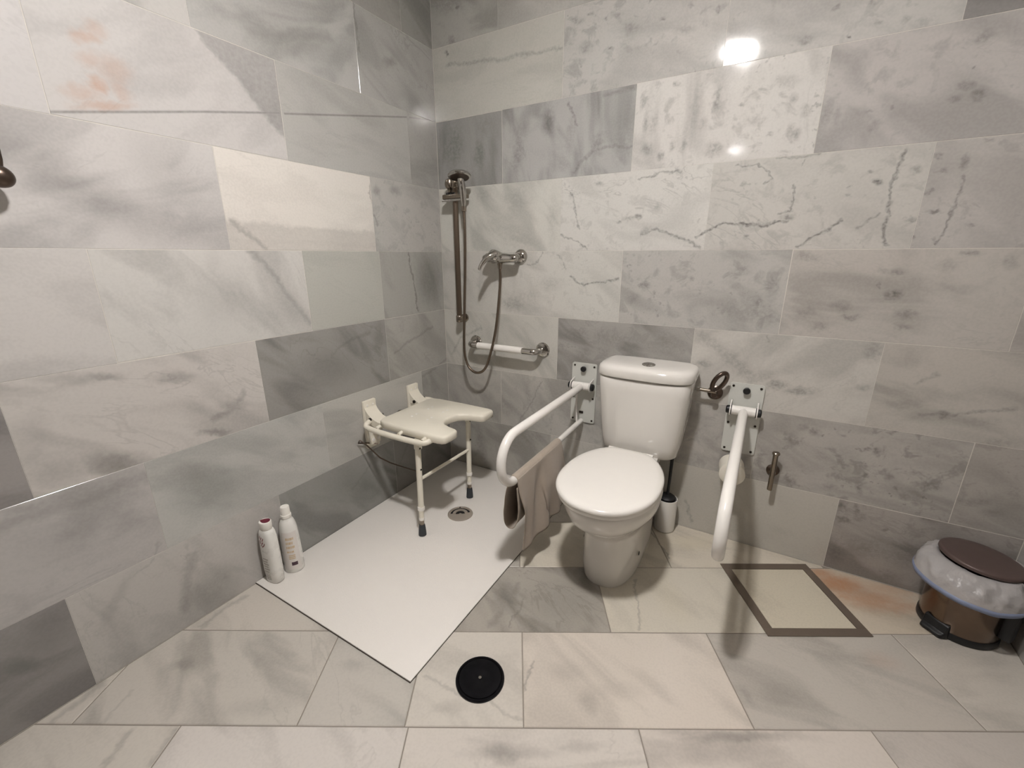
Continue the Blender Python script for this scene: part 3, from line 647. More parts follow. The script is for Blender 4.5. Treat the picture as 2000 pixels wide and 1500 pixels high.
# stone character of single tiles: (wall, point inside, tone, cloud, vein, speckle, angle)
CHARACTER = [
    ('L', -1.9, 0.15, (150, 142, 138), 0.4, 0.2, 0.0, 0.2), ('L', -1.3, 0.15, (196, 188, 178), 0.35, 0.2, 0.0, 1.2),
    ('L', -0.8, 0.15, (150, 148, 140), 0.5, 0.3, 0.05, 0.9), ('L', -0.2, 0.15, (146, 142, 134), 0.4, 0.3, 0.1, 0.9),
    ('L', -1.7, 0.45, (190, 182, 176), 0.4, 0.2, 0.0, 0.2), ('L', -1.1, 0.45, (188, 186, 176), 0.35, 0.2, 0.0, 0.5),
    ('L', -0.5, 0.45, (190, 186, 174), 0.35, 0.2, 0.0, 0.3), ('L', -0.1, 0.45, (170, 164, 152), 0.4, 0.3, 0.1, 0.8),
    ('L', -1.9, 0.75, (160, 150, 146), 0.4, 0.2, 0.0, 0.4), ('L', -1.3, 0.75, (206, 195, 184), 0.45, 0.25, 0.0, 0.5),
    ('L', -0.7, 0.75, (158, 152, 144), 0.55, 0.3, 0.05, 0.7), ('L', -0.2, 0.75, (178, 172, 160), 0.4, 0.3, 0.1, 0.7),
    ('L', -1.7, 1.05, (206, 198, 190), 0.25, 0.15, 0.0, 0.3), ('L', -1.1, 1.05, (210, 204, 194), 0.35, 0.2, 0.0, 0.9),
    ('L', -0.6, 1.05, (188, 186, 170), 0.15, 0.1, 0.0, 0.4), ('L', -0.2, 1.05, (172, 168, 156), 0.25, 0.2, 0.0, 1.2),
    ('L', -1.4, 1.35, (204, 196, 190), 0.45, 0.15, 0.0, -0.4), ('L', -0.8, 1.35, (226, 214, 198), 0.12, 0.1, 0.0, 0.1),
    ('L', -0.2, 1.35, (188, 182, 172), 0.3, 0.2, 0.35, 0.3),
    ('L', -1.7, 1.65, (206, 198, 194), 0.3, 0.1, 0.0, 0.3), ('L', -1.1, 1.65, (204, 196, 190), 0.25, 0.15, 0.0, -0.5),
    ('L', -0.5, 1.65, (182, 178, 168), 0.25, 0.15, 0.0, 0.2), ('L', -0.1, 1.65, (176, 170, 160), 0.3, 0.3, 0.2, 0.2),
    ('L', -0.8, 1.95, (184, 180, 172), 0.45, 0.2, 0.0, -0.4), ('L', -0.2, 1.95, (172, 168, 160), 0.4, 0.3, 0.2, 0.4),
    ('L', -0.5, 2.25, (166, 160, 150), 0.5, 0.3, 0.1, 0.4), ('L', -0.1, 2.25, (158, 154, 144), 0.4, 0.3, 0.3, 0.4),
    ('B', 0.5, 2.25, (184, 178, 166), 0.3, 0.2, 0.2, 0.2), ('B', 0.2, 2.25, (176, 172, 160), 0.4, 0.2, 0.2, 0.2),
    ('B', 0.3, 1.95, (194, 190, 174), 0.15, 0.1, 0.05, 0.1), ('B', 0.9, 1.95, (190, 184, 174), 0.25, 0.15, 0.55, 0.2),
    ('B', 1.5, 1.95, (192, 186, 176), 0.3, 0.2, 0.4, 0.3), ('B', 2.1, 1.95, (150, 142, 138), 0.3, 0.2, 0.3, 0.3),
    ('B', 0.2, 1.65, (160, 156, 150), 0.4, 0.2, 0.1, 1.5), ('B', 0.6, 1.65, (178, 174, 168), 0.55, 0.3, 0.1, 1.4),
    ('B', 1.3, 1.65, (210, 203, 192), 0.35, 0.2, 0.55, 1.5), ('B', 1.8, 1.65, (190, 180, 172), 0.35, 0.25, 0.4, 0.5),
    ('B', 2.3, 1.65, (186, 176, 170), 0.35, 0.25, 0.3, 0.5),
    ('B', 0.4, 1.35, (208, 204, 188), 0.35, 0.1, 0.05, 0.8), ('B', 1.0, 1.35, (208, 202, 190), 0.2, 0.35, 0.35, 0.3),
    ('B', 1.6, 1.35, (200, 193, 180), 0.2, 0.35, 0.35, 0.5), ('B', 2.1, 1.35, (190, 180, 170), 0.25, 0.3, 0.45, 0.5),
    ('B', 0.2, 1.05, (200, 194, 180), 0.3, 0.2, 0.1, 0.8), ('B', 0.6, 1.05, (206, 200, 186), 0.3, 0.35, 0.3, 0.4),
    ('B', 1.3, 1.05, (190, 183, 172), 0.3, 0.2, 0.5, 0.4), ('B', 1.9, 1.05, (196, 184, 170), 0.35, 0.2, 0.15, 0.15),
    ('B', 2.3, 1.05, (186, 174, 162), 0.3, 0.2, 0.2, 0.2),
    ('B', 0.4, 0.75, (202, 196, 180), 0.3, 0.25, 0.1, 0.9), ('B', 1.0, 0.75, (170, 162, 152), 0.55, 0.3, 0.45, 0.4),
    ('B', 1.6, 0.75, (206, 197, 182), 0.3, 0.2, 0.1, -0.6), ('B', 2.1, 0.75, (196, 184, 168), 0.35, 0.3, 0.1, 0.2),
    ('B', 0.2, 0.45, (184, 176, 162), 0.4, 0.3, 0.2, 0.9), ('B', 0.6, 0.45, (190, 182, 168), 0.35, 0.35, 0.4, 0.8),
    ('B', 1.3, 0.45, (190, 181, 168), 0.35, 0.3, 0.55, 0.3), ('B', 1.9, 0.45, (186, 175, 162), 0.35, 0.3, 0.75, 0.2),
    ('B', 2.3, 0.45, (182, 170, 156), 0.35, 0.3, 0.4, 0.2),
    ('B', 0.3, 0.15, (178, 170, 156), 0.4, 0.3, 0.3, 0.5), ('B', 0.9, 0.15, (196, 188, 172), 0.3, 0.3, 0.2, 0.5),
    ('B', 1.5, 0.15, (198, 189, 170), 0.15, 0.2, 0.05, 0.9), ('B', 2.1, 0.15, (176, 162, 150), 0.55, 0.3, 0.5, 0.3),
]
FLOOR_CHARACTER = [
    (0.4, -1.1, (176, 168, 156), 0.6, 0.3, 0.05, 0.9), (1.0, -1.1, (214, 205, 186), 0.15, 0.15, 0.0, 1.1),
    (0.0, -1.4, (200, 193, 182), 0.3, 0.2, 0.0, 0.6), (0.25, -1.4, (214, 205, 192), 0.2, 0.2, 0.0, 0.5),
    (0.7, -1.4, (222, 209, 194), 0.25, 0.15, 0.0, 0.9), (1.3, -1.4, (196, 187, 175), 0.3, 0.15, 0.0, 0.4),
    (1.9, -1.4, (190, 180, 168), 0.3, 0.15, 0.0, 0.4), (-0.5, -1.4, (202, 194, 182), 0.4, 0.2, 0.0, 0.8),
    (0.4, -1.7, (216, 206, 195), 0.4, 0.15, 0.0, 0.1), (1.0, -1.7, (216, 204, 192), 0.35, 0.15, 0.0, 0.1),
    (1.6, -1.7, (200, 190, 180), 0.25, 0.15, 0.0, 0.6), (-0.2, -1.7, (214, 205, 196), 0.25, 0.15, 0.0, 0.8),
    (0.7, -0.8, (212, 202, 182), 0.2, 0.15, 0.0, 0.8), (1.3, -0.8, (212, 200, 180), 0.25, 0.15, 0.0, 0.8),
    (1.6, -1.1, (208, 192, 168), 0.3, 0.2, 0.0, 0.4), (1.8, -0.8, (206, 188, 160), 0.3, 0.2, 0.0, 0.4),
]

WIDE_JOINT = [('B', 1.9, 1.05), ('B', 0.6, 1.05), ('B', 2.1, 0.15), ('L', -1.1, 1.65), ('L', -0.8, 1.35), ('L', -1.1, 1.05), ('B', 0.2, 1.65)]
def lay(wall_key, parent, poly, idx, extra=0.0):
    ccw = poly if area(poly) > 0 else poly[::-1]
    wide = any(w == wall_key and inside(ccw, x, y) for w, x, y in WIDE_JOINT)
    me = tile_mesh('tile', poly, TO3D[wall_key], lift=random.uniform(-0.0002, 0.0002), gap=(0.0012 if wall_key == 'F' else 0.0014 if wide else random.choice((0.0003, 0.0004, 0.0005, 0.0009))), ease=(0.0022 if wall_key == 'F' else 0.0007))
    if me is None: return None
    if area(poly) < 0: poly = poly[::-1]
    if wall_key == 'F': default = ((206, 197, 184), 0.3, 0.2, 0.0, random.uniform(0, 1.5))
    elif wall_key == 'L': default = ((198, 191, 182), 0.35, 0.2, 0.0, random.uniform(0, 1.2))
    else: default = ((192, 183, 172), 0.35, 0.3, 0.3, random.uniform(0, 1.0))
    tone, cloud, vein, speck, ang = default
    rows = [(c[1], c[2]) + tuple(c[3:]) for c in CHARACTER if c[0] == wall_key] if wall_key != 'F' else FLOOR_CHARACTER
    for c in rows:
        if inside(poly, c[0], c[1]): tone, cloud, vein, speck, ang = c[2:]
    fs = []
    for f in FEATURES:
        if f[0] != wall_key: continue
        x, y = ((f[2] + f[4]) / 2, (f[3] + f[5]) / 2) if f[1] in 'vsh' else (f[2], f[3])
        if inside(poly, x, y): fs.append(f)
    lum = sum(tone) / 3.0
    keep = 0.75 if wall_key == 'F' else 0.45
    jit = random.uniform(-2.5, 2.5)
    tone = tuple(max(0, min(255, lum + (t - lum) * keep + jit)) for t in tone)
    cloud *= 1.05 if wall_key == 'L' else 1.3
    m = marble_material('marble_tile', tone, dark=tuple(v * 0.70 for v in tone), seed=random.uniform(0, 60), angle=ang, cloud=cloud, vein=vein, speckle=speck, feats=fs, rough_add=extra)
    me.materials.append(m)
    o = bpy.data.objects.new('tile', me); COL.objects.link(o); o.parent = parent
    return o

ZR = [0.0, 0.3034, 0.6034, 0.9034, 1.2034, 1.5034, 1.8034, 2.1034, ROOM_Z]
def slab(name, lo, hi, mat, label, cat):
    bm = BM(); box(bm, lo, hi)
    o = link(name, bm, mat, smooth=False)
    return tag(o, label, cat, kind='structure')

G = 0.0006
wall_left = slab('wall_left', (-0.1, ROOM_Y - 0.1, -0.1), (-G, 0.1, ROOM_Z), M['grout'], 'pale grey marble tiled wall behind the fold-down shower seat', 'wall')
wall_back = slab('wall_back', (-G, G, -0.1), (ROOM_X + 0.1, 0.1, ROOM_Z), M['grout'], 'speckled grey marble tiled wall behind the toilet', 'wall')
wall_right = slab('wall_right', (ROOM_X + G, ROOM_Y - 0.1, -0.1), (ROOM_X + 0.1, G, ROOM_Z), M['grout'], 'marble tiled wall just beside the pedal bin', 'wall')
floor = slab('floor', (-G, ROOM_Y - 0.1, -0.1), (ROOM_X + G, G, -0.0016), M['floor_grout'], 'light marble floor laid askew to the walls', 'floor')
wall_rear = slab('wall_rear', (-G, ROOM_Y - 0.1, -G), (ROOM_X + G, ROOM_Y, ROOM_Z), M['grout'], 'plain pale wall at the far end behind the viewer', 'wall')
ceiling = slab('ceiling', (-0.1, ROOM_Y - 0.1, ROOM_Z), (ROOM_X + 0.1, 0.1, ROOM_Z + 0.1), M['ceiling'], 'plain white painted ceiling above the bathroom', 'ceiling')

JL = [[-0.45, -1.05, -1.65, -2.25], [-0.215, -0.815, -1.415, -2.015], [-0.435, -1.035, -1.64, -2.24], [-0.435, -0.81, -1.412, -2.012],
      [-0.45, -1.06, -1.66, -2.26], [-0.2, -0.815, -1.41, -2.01], [-0.46, -1.06, -1.66, -2.26], [-0.2, -0.81, -1.41, -2.01]]
JB = [[0.657, 1.257, 1.857], [0.36, 0.96, 1.56, 2.16], [0.68, 1.28, 1.876], [0.366, 0.966, 1.567, 2.166],
      [0.677, 1.277, 1.877], [0.378, 0.975, 1.575, 2.175], [0.668, 1.266, 1.866], [0.36, 0.96, 1.56, 2.16]]
for k in range(8):
    us = [0.0] + JL[k] + [-2.62 - 0.0 * k]
    for a, b in zip(us[:-1], us[1:]):
        lay('L', wall_left, [(b, ZR[k]), (a, ZR[k]), (a, ZR[k + 1]), (b, ZR[k + 1])], k, 0.10)
    us = [0.0] + JB[k] + [ROOM_X]
    for a, b in zip(us[:-1], us[1:]):
        lay('B', wall_back, [(a, ZR[k]), (b, ZR[k]), (b, ZR[k + 1]), (a, ZR[k + 1])], k)
    s = 0.26 if k % 2 else 0.56
    us = [0.0, -s, -s - 0.6, -s - 1.2]
    for a, b in zip(us[:-1], us[1:]):
        lay('R', wall_right, [(b, ZR[k]), (a, ZR[k]), (a, ZR[k + 1]), (b, ZR[k + 1])], k)
# plain lining of the walls beyond the tiles in view
lining = marble_material('marble_lining', (136, 128, 120), dark=(92, 86, 80), seed=3.3)
for nm, par, lo, hi in (('lining_slab', wall_left, (-G, ROOM_Y, 0), (0, -2.622, ROOM_Z)), ('lining_slab', wall_right, (ROOM_X, ROOM_Y, 0), (ROOM_X + G, -1.78, ROOM_Z)), ('lining_slab', wall_rear, (0, ROOM_Y, 0), (ROOM_X, ROOM_Y + 0.002, ROOM_Z))):
    bm = BM(); box(bm, lo, hi); link(nm, bm, lining, par, smooth=False)

FLOOR_ROWS = [(-0.037, 0.263, []), (-0.337, -0.037, [1.007, 1.607]), (-0.637, -0.337, [0.703, 1.303, 1.903]), (-0.937, -0.637, [0.407, 1.007, 1.607]),
              (-1.243, -0.937, [0.103, 0.703, 1.303, 1.903]), (-1.541, -1.243, [-0.785, -0.187, 0.098, 0.411, 1.014, 1.615]),
              (-1.841, -1.541, [-0.492, 0.108, 0.712, 1.315, 1.915]), (-2.141, -1.841, [-0.785, -0.187, 0.411, 1.014, 1.615]),
              (-2.441, -2.141, [-1.092, -0.492, 0.108, 0.712, 1.315]), (-2.741, -2.441, [-0.785, -0.187, 0.411, 1.014]),
              (-3.041, -2.741, [-0.492, 0.108, 0.712]), (-3.341, -3.041, [-0.187, 0.411])]
TRAY_X, TRAY_Y = 0.781, -1.190
for v0, v1, js in FLOOR_ROWS:
    us = [-2.2] + js + [2.6]
    for a, b in zip(us[:-1], us[1:]):
        poly = [(a, v0), (b, v0), (b, v1), (a, v1)]
        # clip against the room: world x = u*CA - v*SA, world y = u*SA + v*CA
        for nx, ny, d in ((-CA, SA, 0.0), (CA, -SA, ROOM_X), (SA, CA, 0.0), (-SA, -CA, 2.75)):
            if len(poly) >= 3: poly = clip_poly(poly, nx, ny, d)
        if len(poly) < 3: continue
        w = [TO3D['F'](p[0], p[1], 0) for p in poly]
        if all(p[0] < TRAY_X and p[1] > TRAY_Y for p in w): continue
        lay('F', floor, poly, 0, 0.16)
bm = BM(); box(bm, (0, ROOM_Y, -G), (ROOM_X, -2.752, 0)); link('lining_slab', bm, lining, floor, smooth=False)

# door in the far wall, behind the viewer
d1 = thing('door_1', 'plain cream door in the far wall behind the viewer', 'door', (1.7, ROOM_Y + 0.02, 0), kind='structure')
bm = BM(); box(bm, (1.3, ROOM_Y + 0.003, 0.01), (2.1, ROOM_Y + 0.04, 2.03), 0.003); link('leaf', bm, M['door'], d1, angle=30)
bm = BM(); box(bm, (1.23, ROOM_Y + 0.003, 0.0), (1.296, ROOM_Y + 0.05, 2.1), 0.003); box(bm, (2.104, ROOM_Y + 0.003, 0.0), (2.17, ROOM_Y + 0.05, 2.1), 0.003); box(bm, (1.296, ROOM_Y + 0.003, 2.034), (2.104, ROOM_Y + 0.05, 2.1), 0.003); link('frame', bm, M['door'], d1, angle=30)
bm = BM(); tube(bm, [(1.37, ROOM_Y + 0.04, 1.02), (1.37, ROOM_Y + 0.09, 1.02), (1.39, ROOM_Y + 0.1, 1.02), (1.5, ROOM_Y + 0.1, 1.02)], 0.009); link('handle', bm, M['chrome_dull'], d1)
# ------------------------------------------------------------------ ceiling lamps
def ceiling_lamp(loc, mat, label):
    x, y, z = loc
    t = thing('ceiling_lamp', label, 'lamp', (x, y, ROOM_Z), 'ceiling lamps')
    bm = BM(); lathe(bm, (x, y, ROOM_Z), (0, 0, -1), [(0, 0.055), (0.02, 0.055), (0.024, 0.02), (ROOM_Z - z - 0.025, 0.02), (ROOM_Z - z - 0.02, 0.074), (ROOM_Z - z - 0.004, 0.074)])
    link('canopy', bm, M['bar_white'], t)
    bm = BM(); lathe(bm, (x, y, z + 0.004), (0, 0, -1), [(0, 0.07), (0.010, 0.069), (0.018, 0.063), (0.025, 0.049), (0.029, 0.025), (0.030, 0.001)])
    link('diffuser', bm, mat, t)
ceiling_lamp(LAMP_SHOWER, M['lamp'], 'lit round ceiling lamp above the shower and toilet')
ceiling_lamp(LAMP_REAR, M['lamp_rear'], 'lit round ceiling lamp by the door behind the viewer')

# ------------------------------------------------------------------ shower tray with drain
TZ = 0.006
tray = thing('shower_tray', 'white textured flush shower tray in the corner', 'shower tray', (0.39, -0.6, 0))
bm = BM(); box(bm, (0.002, TRAY_Y, 0.0005), (TRAY_X, -0.002, TZ), 0.0015)
link('tray_slab', bm, M['tray'], tray, angle=30)
bm = BM()
box(bm, (0.002, TRAY_Y - 0.002, 0.0003), (TRAY_X + 0.001, TRAY_Y, 0.0035)); box(bm, (TRAY_X, TRAY_Y, 0.0003), (TRAY_X + 0.001, -0.002, 0.003))
link('sealant_joint', bm, M['sealant'], tray, smooth=False)
dc = Vector((0.400, -0.444, TZ))
dr = bpy.data.objects.new('drain', None); COL.objects.link(dr); dr.parent = tray; dr.location = Vector((dc.x, dc.y, 0)) - tray.location
bm = BM(); lathe(bm, dc, (0, 0, 1), [(0.0002, 0.060), (0.003, 0.0585), (0.0042, 0.056), (0.0042, 0.0505), (0.0025, 0.049), (0.0006, 0.0485)], 40, cap0=False, cap1=True)
link('rim', bm, M['drain_steel'], dr)
bm = BM()
view = Vector((0.62, -0.78, 0)); side = Vector((view.y * -1, view.x, 0))
R = []
for r0, r1, z0, a0, a1 in ((0.022, 0.036, 0.0038, 4, 176),):
    n = 18
    lo, hi = [], []
    for k in range(n + 1):
        a = math.radians(a0 + (a1 - a0) * k / n)
        d = side * math.cos(a) - view * math.sin(a)
        lo.append((dc + d * r0, dc + d * r1))
    prev = None
    for p, q in lo:
        vs = [bm.verts.new(p + Vector((0, 0, z))) for z in (0.0008, z0)] + [bm.verts.new(q + Vector((0, 0, z))) for z in (z0, 0.0008)]
        if prev:
            for i in range(4): bm.faces.new((prev[i], prev[(i + 1) % 4], vs[(i + 1) % 4], vs[i]))
        else: bm.faces.new(vs)
        prev = vs
    bm.faces.new(prev[::-1])
link('grate_arc', bm, M['drain_steel'], dr)
bm = BM()
for r0, r1, a0, a1 in ((0.0365, 0.047, 8, 172), (0.006, 0.0215, 0, 180)):
    n = 18; prev = None
    for k in range(n + 1):
        a = math.radians(a0 + (a1 - a0) * k / n)
        d = side * math.cos(a) - view * math.sin(a)
        vs = [bm.verts.new(dc + d * r0 + Vector((0, 0, 0.0009))), bm.verts.new(dc + d * r1 + Vector((0, 0, 0.0009)))]
        if prev: bm.faces.new((prev[0], prev[1], vs[1], vs[0]))
        prev = vs
link('slot', bm, M['black'], dr, smooth=False)
bm = BM(); lathe(bm, dc - view * 0.049 + Vector((0, 0, 0.0042)), (0, 0, 1), [(0, 0.004), (0.001, 0.0035)], 12); link('screw', bm, M['screw'], dr)

# ------------------------------------------------------------------ round dark drain cap in the floor
t = thing('floor_drain_cap', 'round dark metal drain cap set in the marble floor', 'drain cap', (0.949, -1.079, 0))
bm = BM(); lathe(bm, (0.949, -1.079, 0.0003), (0, 0, 1), [(0, 0.0715), (0.004, 0.071), (0.006, 0.069), (0.006, 0.065), (0.003, 0.063), (0.0028, 0.062)], 48); link('rim', bm, M['drain_dark'], t)
bm = BM(); lathe(bm, (0.949, -1.079, 0.0028), (0, 0, 1), [(0, 0.062), (0.0025, 0.0605), (0.0032, 0.055), (0.0034, 0.008), (0.0026, 0.006), (0.0026, 0.001)], 48); link('disc', bm, M['drain_dark'], t)
bm = BM(); lathe(bm, (0.949, -1.079, 0.0054), (0, 0, 1), [(0, 0.005), (0.002, 0.0045), (0.0026, 0.002)], 16); link('screw', bm, M['chrome'], t)

# ------------------------------------------------------------------ floor hatch (marble inlay in a metal frame, laid with the floor tiles)
t = thing('floor_hatch', 'square floor hatch with marble inlay in a brown metal frame', 'floor hatch', TO3D['F'](1.378, -1.086, 0))
hu0, hu1, hv0, hv1, fw = 1.208, 1.548, -1.256, -0.916, 0.030
for (a, b, c, d) in ((hu0, hv0, hu1, hv0 + fw), (hu0, hv1 - fw, hu1, hv1), (hu0, hv0 + fw, hu0 + fw, hv1 - fw), (hu1 - fw, hv0 + fw, hu1, hv1 - fw)):
    bm = BM(); box(bm, (a, b, 0.0004), (c, d, 0.0035), 0.0006, 1)
    for v in bm.verts: v.co = Vector(TO3D['F'](v.co.x, v.co.y, v.co.z))
    link('frame_bar', bm, M['hatch_frame'], t, angle=30)
me = tile_mesh('inlay', [(hu0 + fw, hv0 + fw), (hu1 - fw, hv0 + fw), (hu1 - fw, hv1 - fw), (hu0 + fw, hv1 - fw)], lambda u, v, d: tuple(Vector(TO3D['F'](u, v, d + 0.0026)) - t.location), gap=0.0015, depth=0.002)
me.materials.append(marble_material('marble_inlay', (208, 199, 180), seed=21, cloud=0.25, vein=0.2, speckle=0.0, angle=0.9, rough_add=0.1, feats=[f for f in FEATURES if f[0] == 'F' and f[1] == 'v' and f[6] < 0][:0]))
o = bpy.data.objects.new('inlay', me); COL.objects.link(o); o.parent = t

# ------------------------------------------------------------------ toilet
TX = 1.122
toilet = thing('toilet', 'white ceramic close-coupled toilet with its lid down', 'toilet', (TX, -0.4, 0))
bm = BM()
prof = [  # z, half width, front, back, e_front
    (0.000, 0.104, -0.548, -0.10, 2.6), (0.012, 0.107, -0.552, -0.10, 2.6), (0.06, 0.110, -0.555, -0.10, 2.6), (0.14, 0.109, -0.556, -0.10, 2.6), (0.20, 0.111, -0.562, -0.10, 2.5),
    (0.232, 0.118, -0.578, -0.10, 2.4), (0.256, 0.133, -0.606, -0.10, 2.3), (0.282, 0.151, -0.648, -0.10, 2.2), (0.310, 0.165, -0.682, -0.10, 2.15), (0.345, 0.173, -0.702, -0.10, 2.15), (0.375, 0.176, -0.710, -0.10, 2.15), (0.390, 0.174, -0.709, -0.10, 2.15), (0.395, 0.166, -0.700, -0.105, 2.15)]
def bowl_ring(z, hw, yf, yb, ef):
    up = max(0.0, min(1.0, (z - 0.20) / 0.12))          # the rim narrows towards the cistern, the foot does not
    ring = superring(TX, 0, z, hw, yf, yb, 56, ef, 4.0)
    wb = 0.108
    out = []
    for x, y, zz in ring:
        q = max(0.0, min(1.0, (y + 0.46) / 0.24))
        w = 1 - up * q ** 1.6 * (1 - min(1.0, wb / hw))
        out.append((TX + (x - TX) * w, y, zz))
    return out
rings_loft(bm, [bowl_ring(*p) for p in prof])
link('bowl', bm, M['ceramic'], toilet, angle=60)
bm = BM()  # pan shelf under the cistern
rings_loft(bm, [superring(TX + 0.01, 0, z, hw, -0.24, -0.012, 40, 4, 5) for z, hw in ((0.30, 0.07), (0.33, 0.085), (0.36, 0.092), (0.381, 0.092))])
link('pan_shelf', bm, M['ceramic'], toilet, angle=60)

def lid_ring(z, s=0.0, grow=0.0):
    """seat and lid outline: round front, straight narrower back"""
    pts = []
    n = 64
    for k in range(n):
        a = 2 * math.pi * k / n
        c, sn = math.cos(a), math.sin(a)
        hw = 0.175 + grow
        cy = -0.50
        if sn < 0:
            x = hw * math.copysign(abs(c) ** 0.93, c); y = cy + (0.226 + grow) * -abs(sn) ** 0.93
        else:
            yb = 0.262 + grow * 0.5
            y = cy + yb * min(1.0, abs(sn) ** 0.75 * 1.0)
            q = max(0.0, (y - cy) / yb)
            w = hw * (1 - 0.33 * q ** 2.2)
            x = w * math.copysign(min(1.0, abs(c) ** 0.40), c)
        pts.append((TX + x * (1 - s), cy + (y - cy) * (1 - s) + 0.0, z))
    return pts
bm = BM(); rings_loft(bm, [lid_ring(0.397, 0.02), lid_ring(0.399, 0.0, -0.004), lid_ring(0.408, 0.0, -0.003), lid_ring(0.411, 0.02)])
link('seat', bm, M['seat_plastic'], toilet, angle=50)
bm = BM()
rings_loft(bm, [lid_ring(0.4125, 0.02), lid_ring(0.4135, 0.0, 0.001), lid_ring(0.420, 0.0, 0.003), lid_ring(0.4265, 0.0, 0.001), lid_ring(0.4305, 0.03), lid_ring(0.433, 0.12), lid_ring(0.435, 0.4), lid_ring(0.4355, 0.8)])
link('lid', bm, M['seat_plastic'], toilet, angle=60)
for dx in (-0.07, 0.07):
    bm = BM(); tube(bm, [(TX + dx - 0.02, -0.232, 0.412), (TX + dx + 0.02, -0.232, 0.412)], 0.011, 14); link('hinge', bm, M['seat_plastic'], toilet)
for dx in (-1, 1):
    bm = BM(); lathe(bm, (TX + dx * 0.1085, -0.42, 0.098), (dx, 0, 0), [(0, 0.008), (0.0022, 0.0075), (0.003, 0.004)], 14); link('fixing_hole', bm, M['black'], toilet)
# cistern
CX = 1.133
cis = bpy.data.objects.new('cistern', None); COL.objects.link(cis); cis.parent = toilet; cis.location = Vector((CX, -0.11, 0.39)) - toilet.location
def cring(z, hx, yf, e=4.2, s=0.0):
    return superring(CX, 0, z, hx * (1 - s), yf + 0.1 * s, -0.010 - 0.05 * s, 56, e, 7)
bm = BM()
rings_loft(bm, [cring(0.382, 0.128, -0.170), cring(0.386, 0.146, -0.188), cring(0.396, 0.155, -0.196), cring(0.44, 0.161, -0.202), cring(0.55, 0.172, -0.211), cring(0.66, 0.181, -0.219), cring(0.7085, 0.183, -0.221), cring(0.7115, 0.181, -0.219), cring(0.7120, 0.160, -0.20), cring(0.7170, 0.160, -0.20)])
link('tank', bm, M['ceramic'], cis, angle=60)
bm = BM()
rings_loft(bm, [cring(0.7172, 0.181, -0.219, 3.6), cring(0.7180, 0.1885, -0.229, 3.6), cring(0.722, 0.190, -0.231, 3.6), cring(0.745, 0.190, -0.231, 3.4), cring(0.754, 0.187, -0.228, 3.3), cring(0.7605, 0.182, -0.222, 3.2, 0.02), cring(0.765, 0.178, -0.216, 3.0, 0.12), cring(0.767, 0.17, -0.21, 3.0, 0.4), cring(0.7675, 0.17, -0.21, 3.0, 0.8)])
link('tank_lid', bm, M['ceramic'], cis, angle=60)
bb = (CX + 0.012, -0.150, 0.766)
bm = BM(); lathe(bm, bb, (0, 0, 1), [(0, 0.0265), (0.004, 0.026), (0.006, 0.023), (0.006, 0.019)], 32); link('button_ring', bm, M['chrome'], cis)
bm = BM()
for s in (-1, 1):
    pts = [(bb[0] + s * 0.0008, bb[1] + 0.0185 * math.cos(math.pi * k / 12), 0) for k in (0, 12)]
    n = 12; ring = [(bb[0] + s * (0.0008 + 0.018 * math.sin(math.pi * k / n)), bb[1] + 0.0185 * math.cos(math.pi * k / n)) for k in range(n + 1)]
    rings_loft(bm, [[(x, y, bb[2] + z) for x, y in ring] for z in (0.003, 0.0075)])
link('flush_button', bm, M['chrome'], cis)

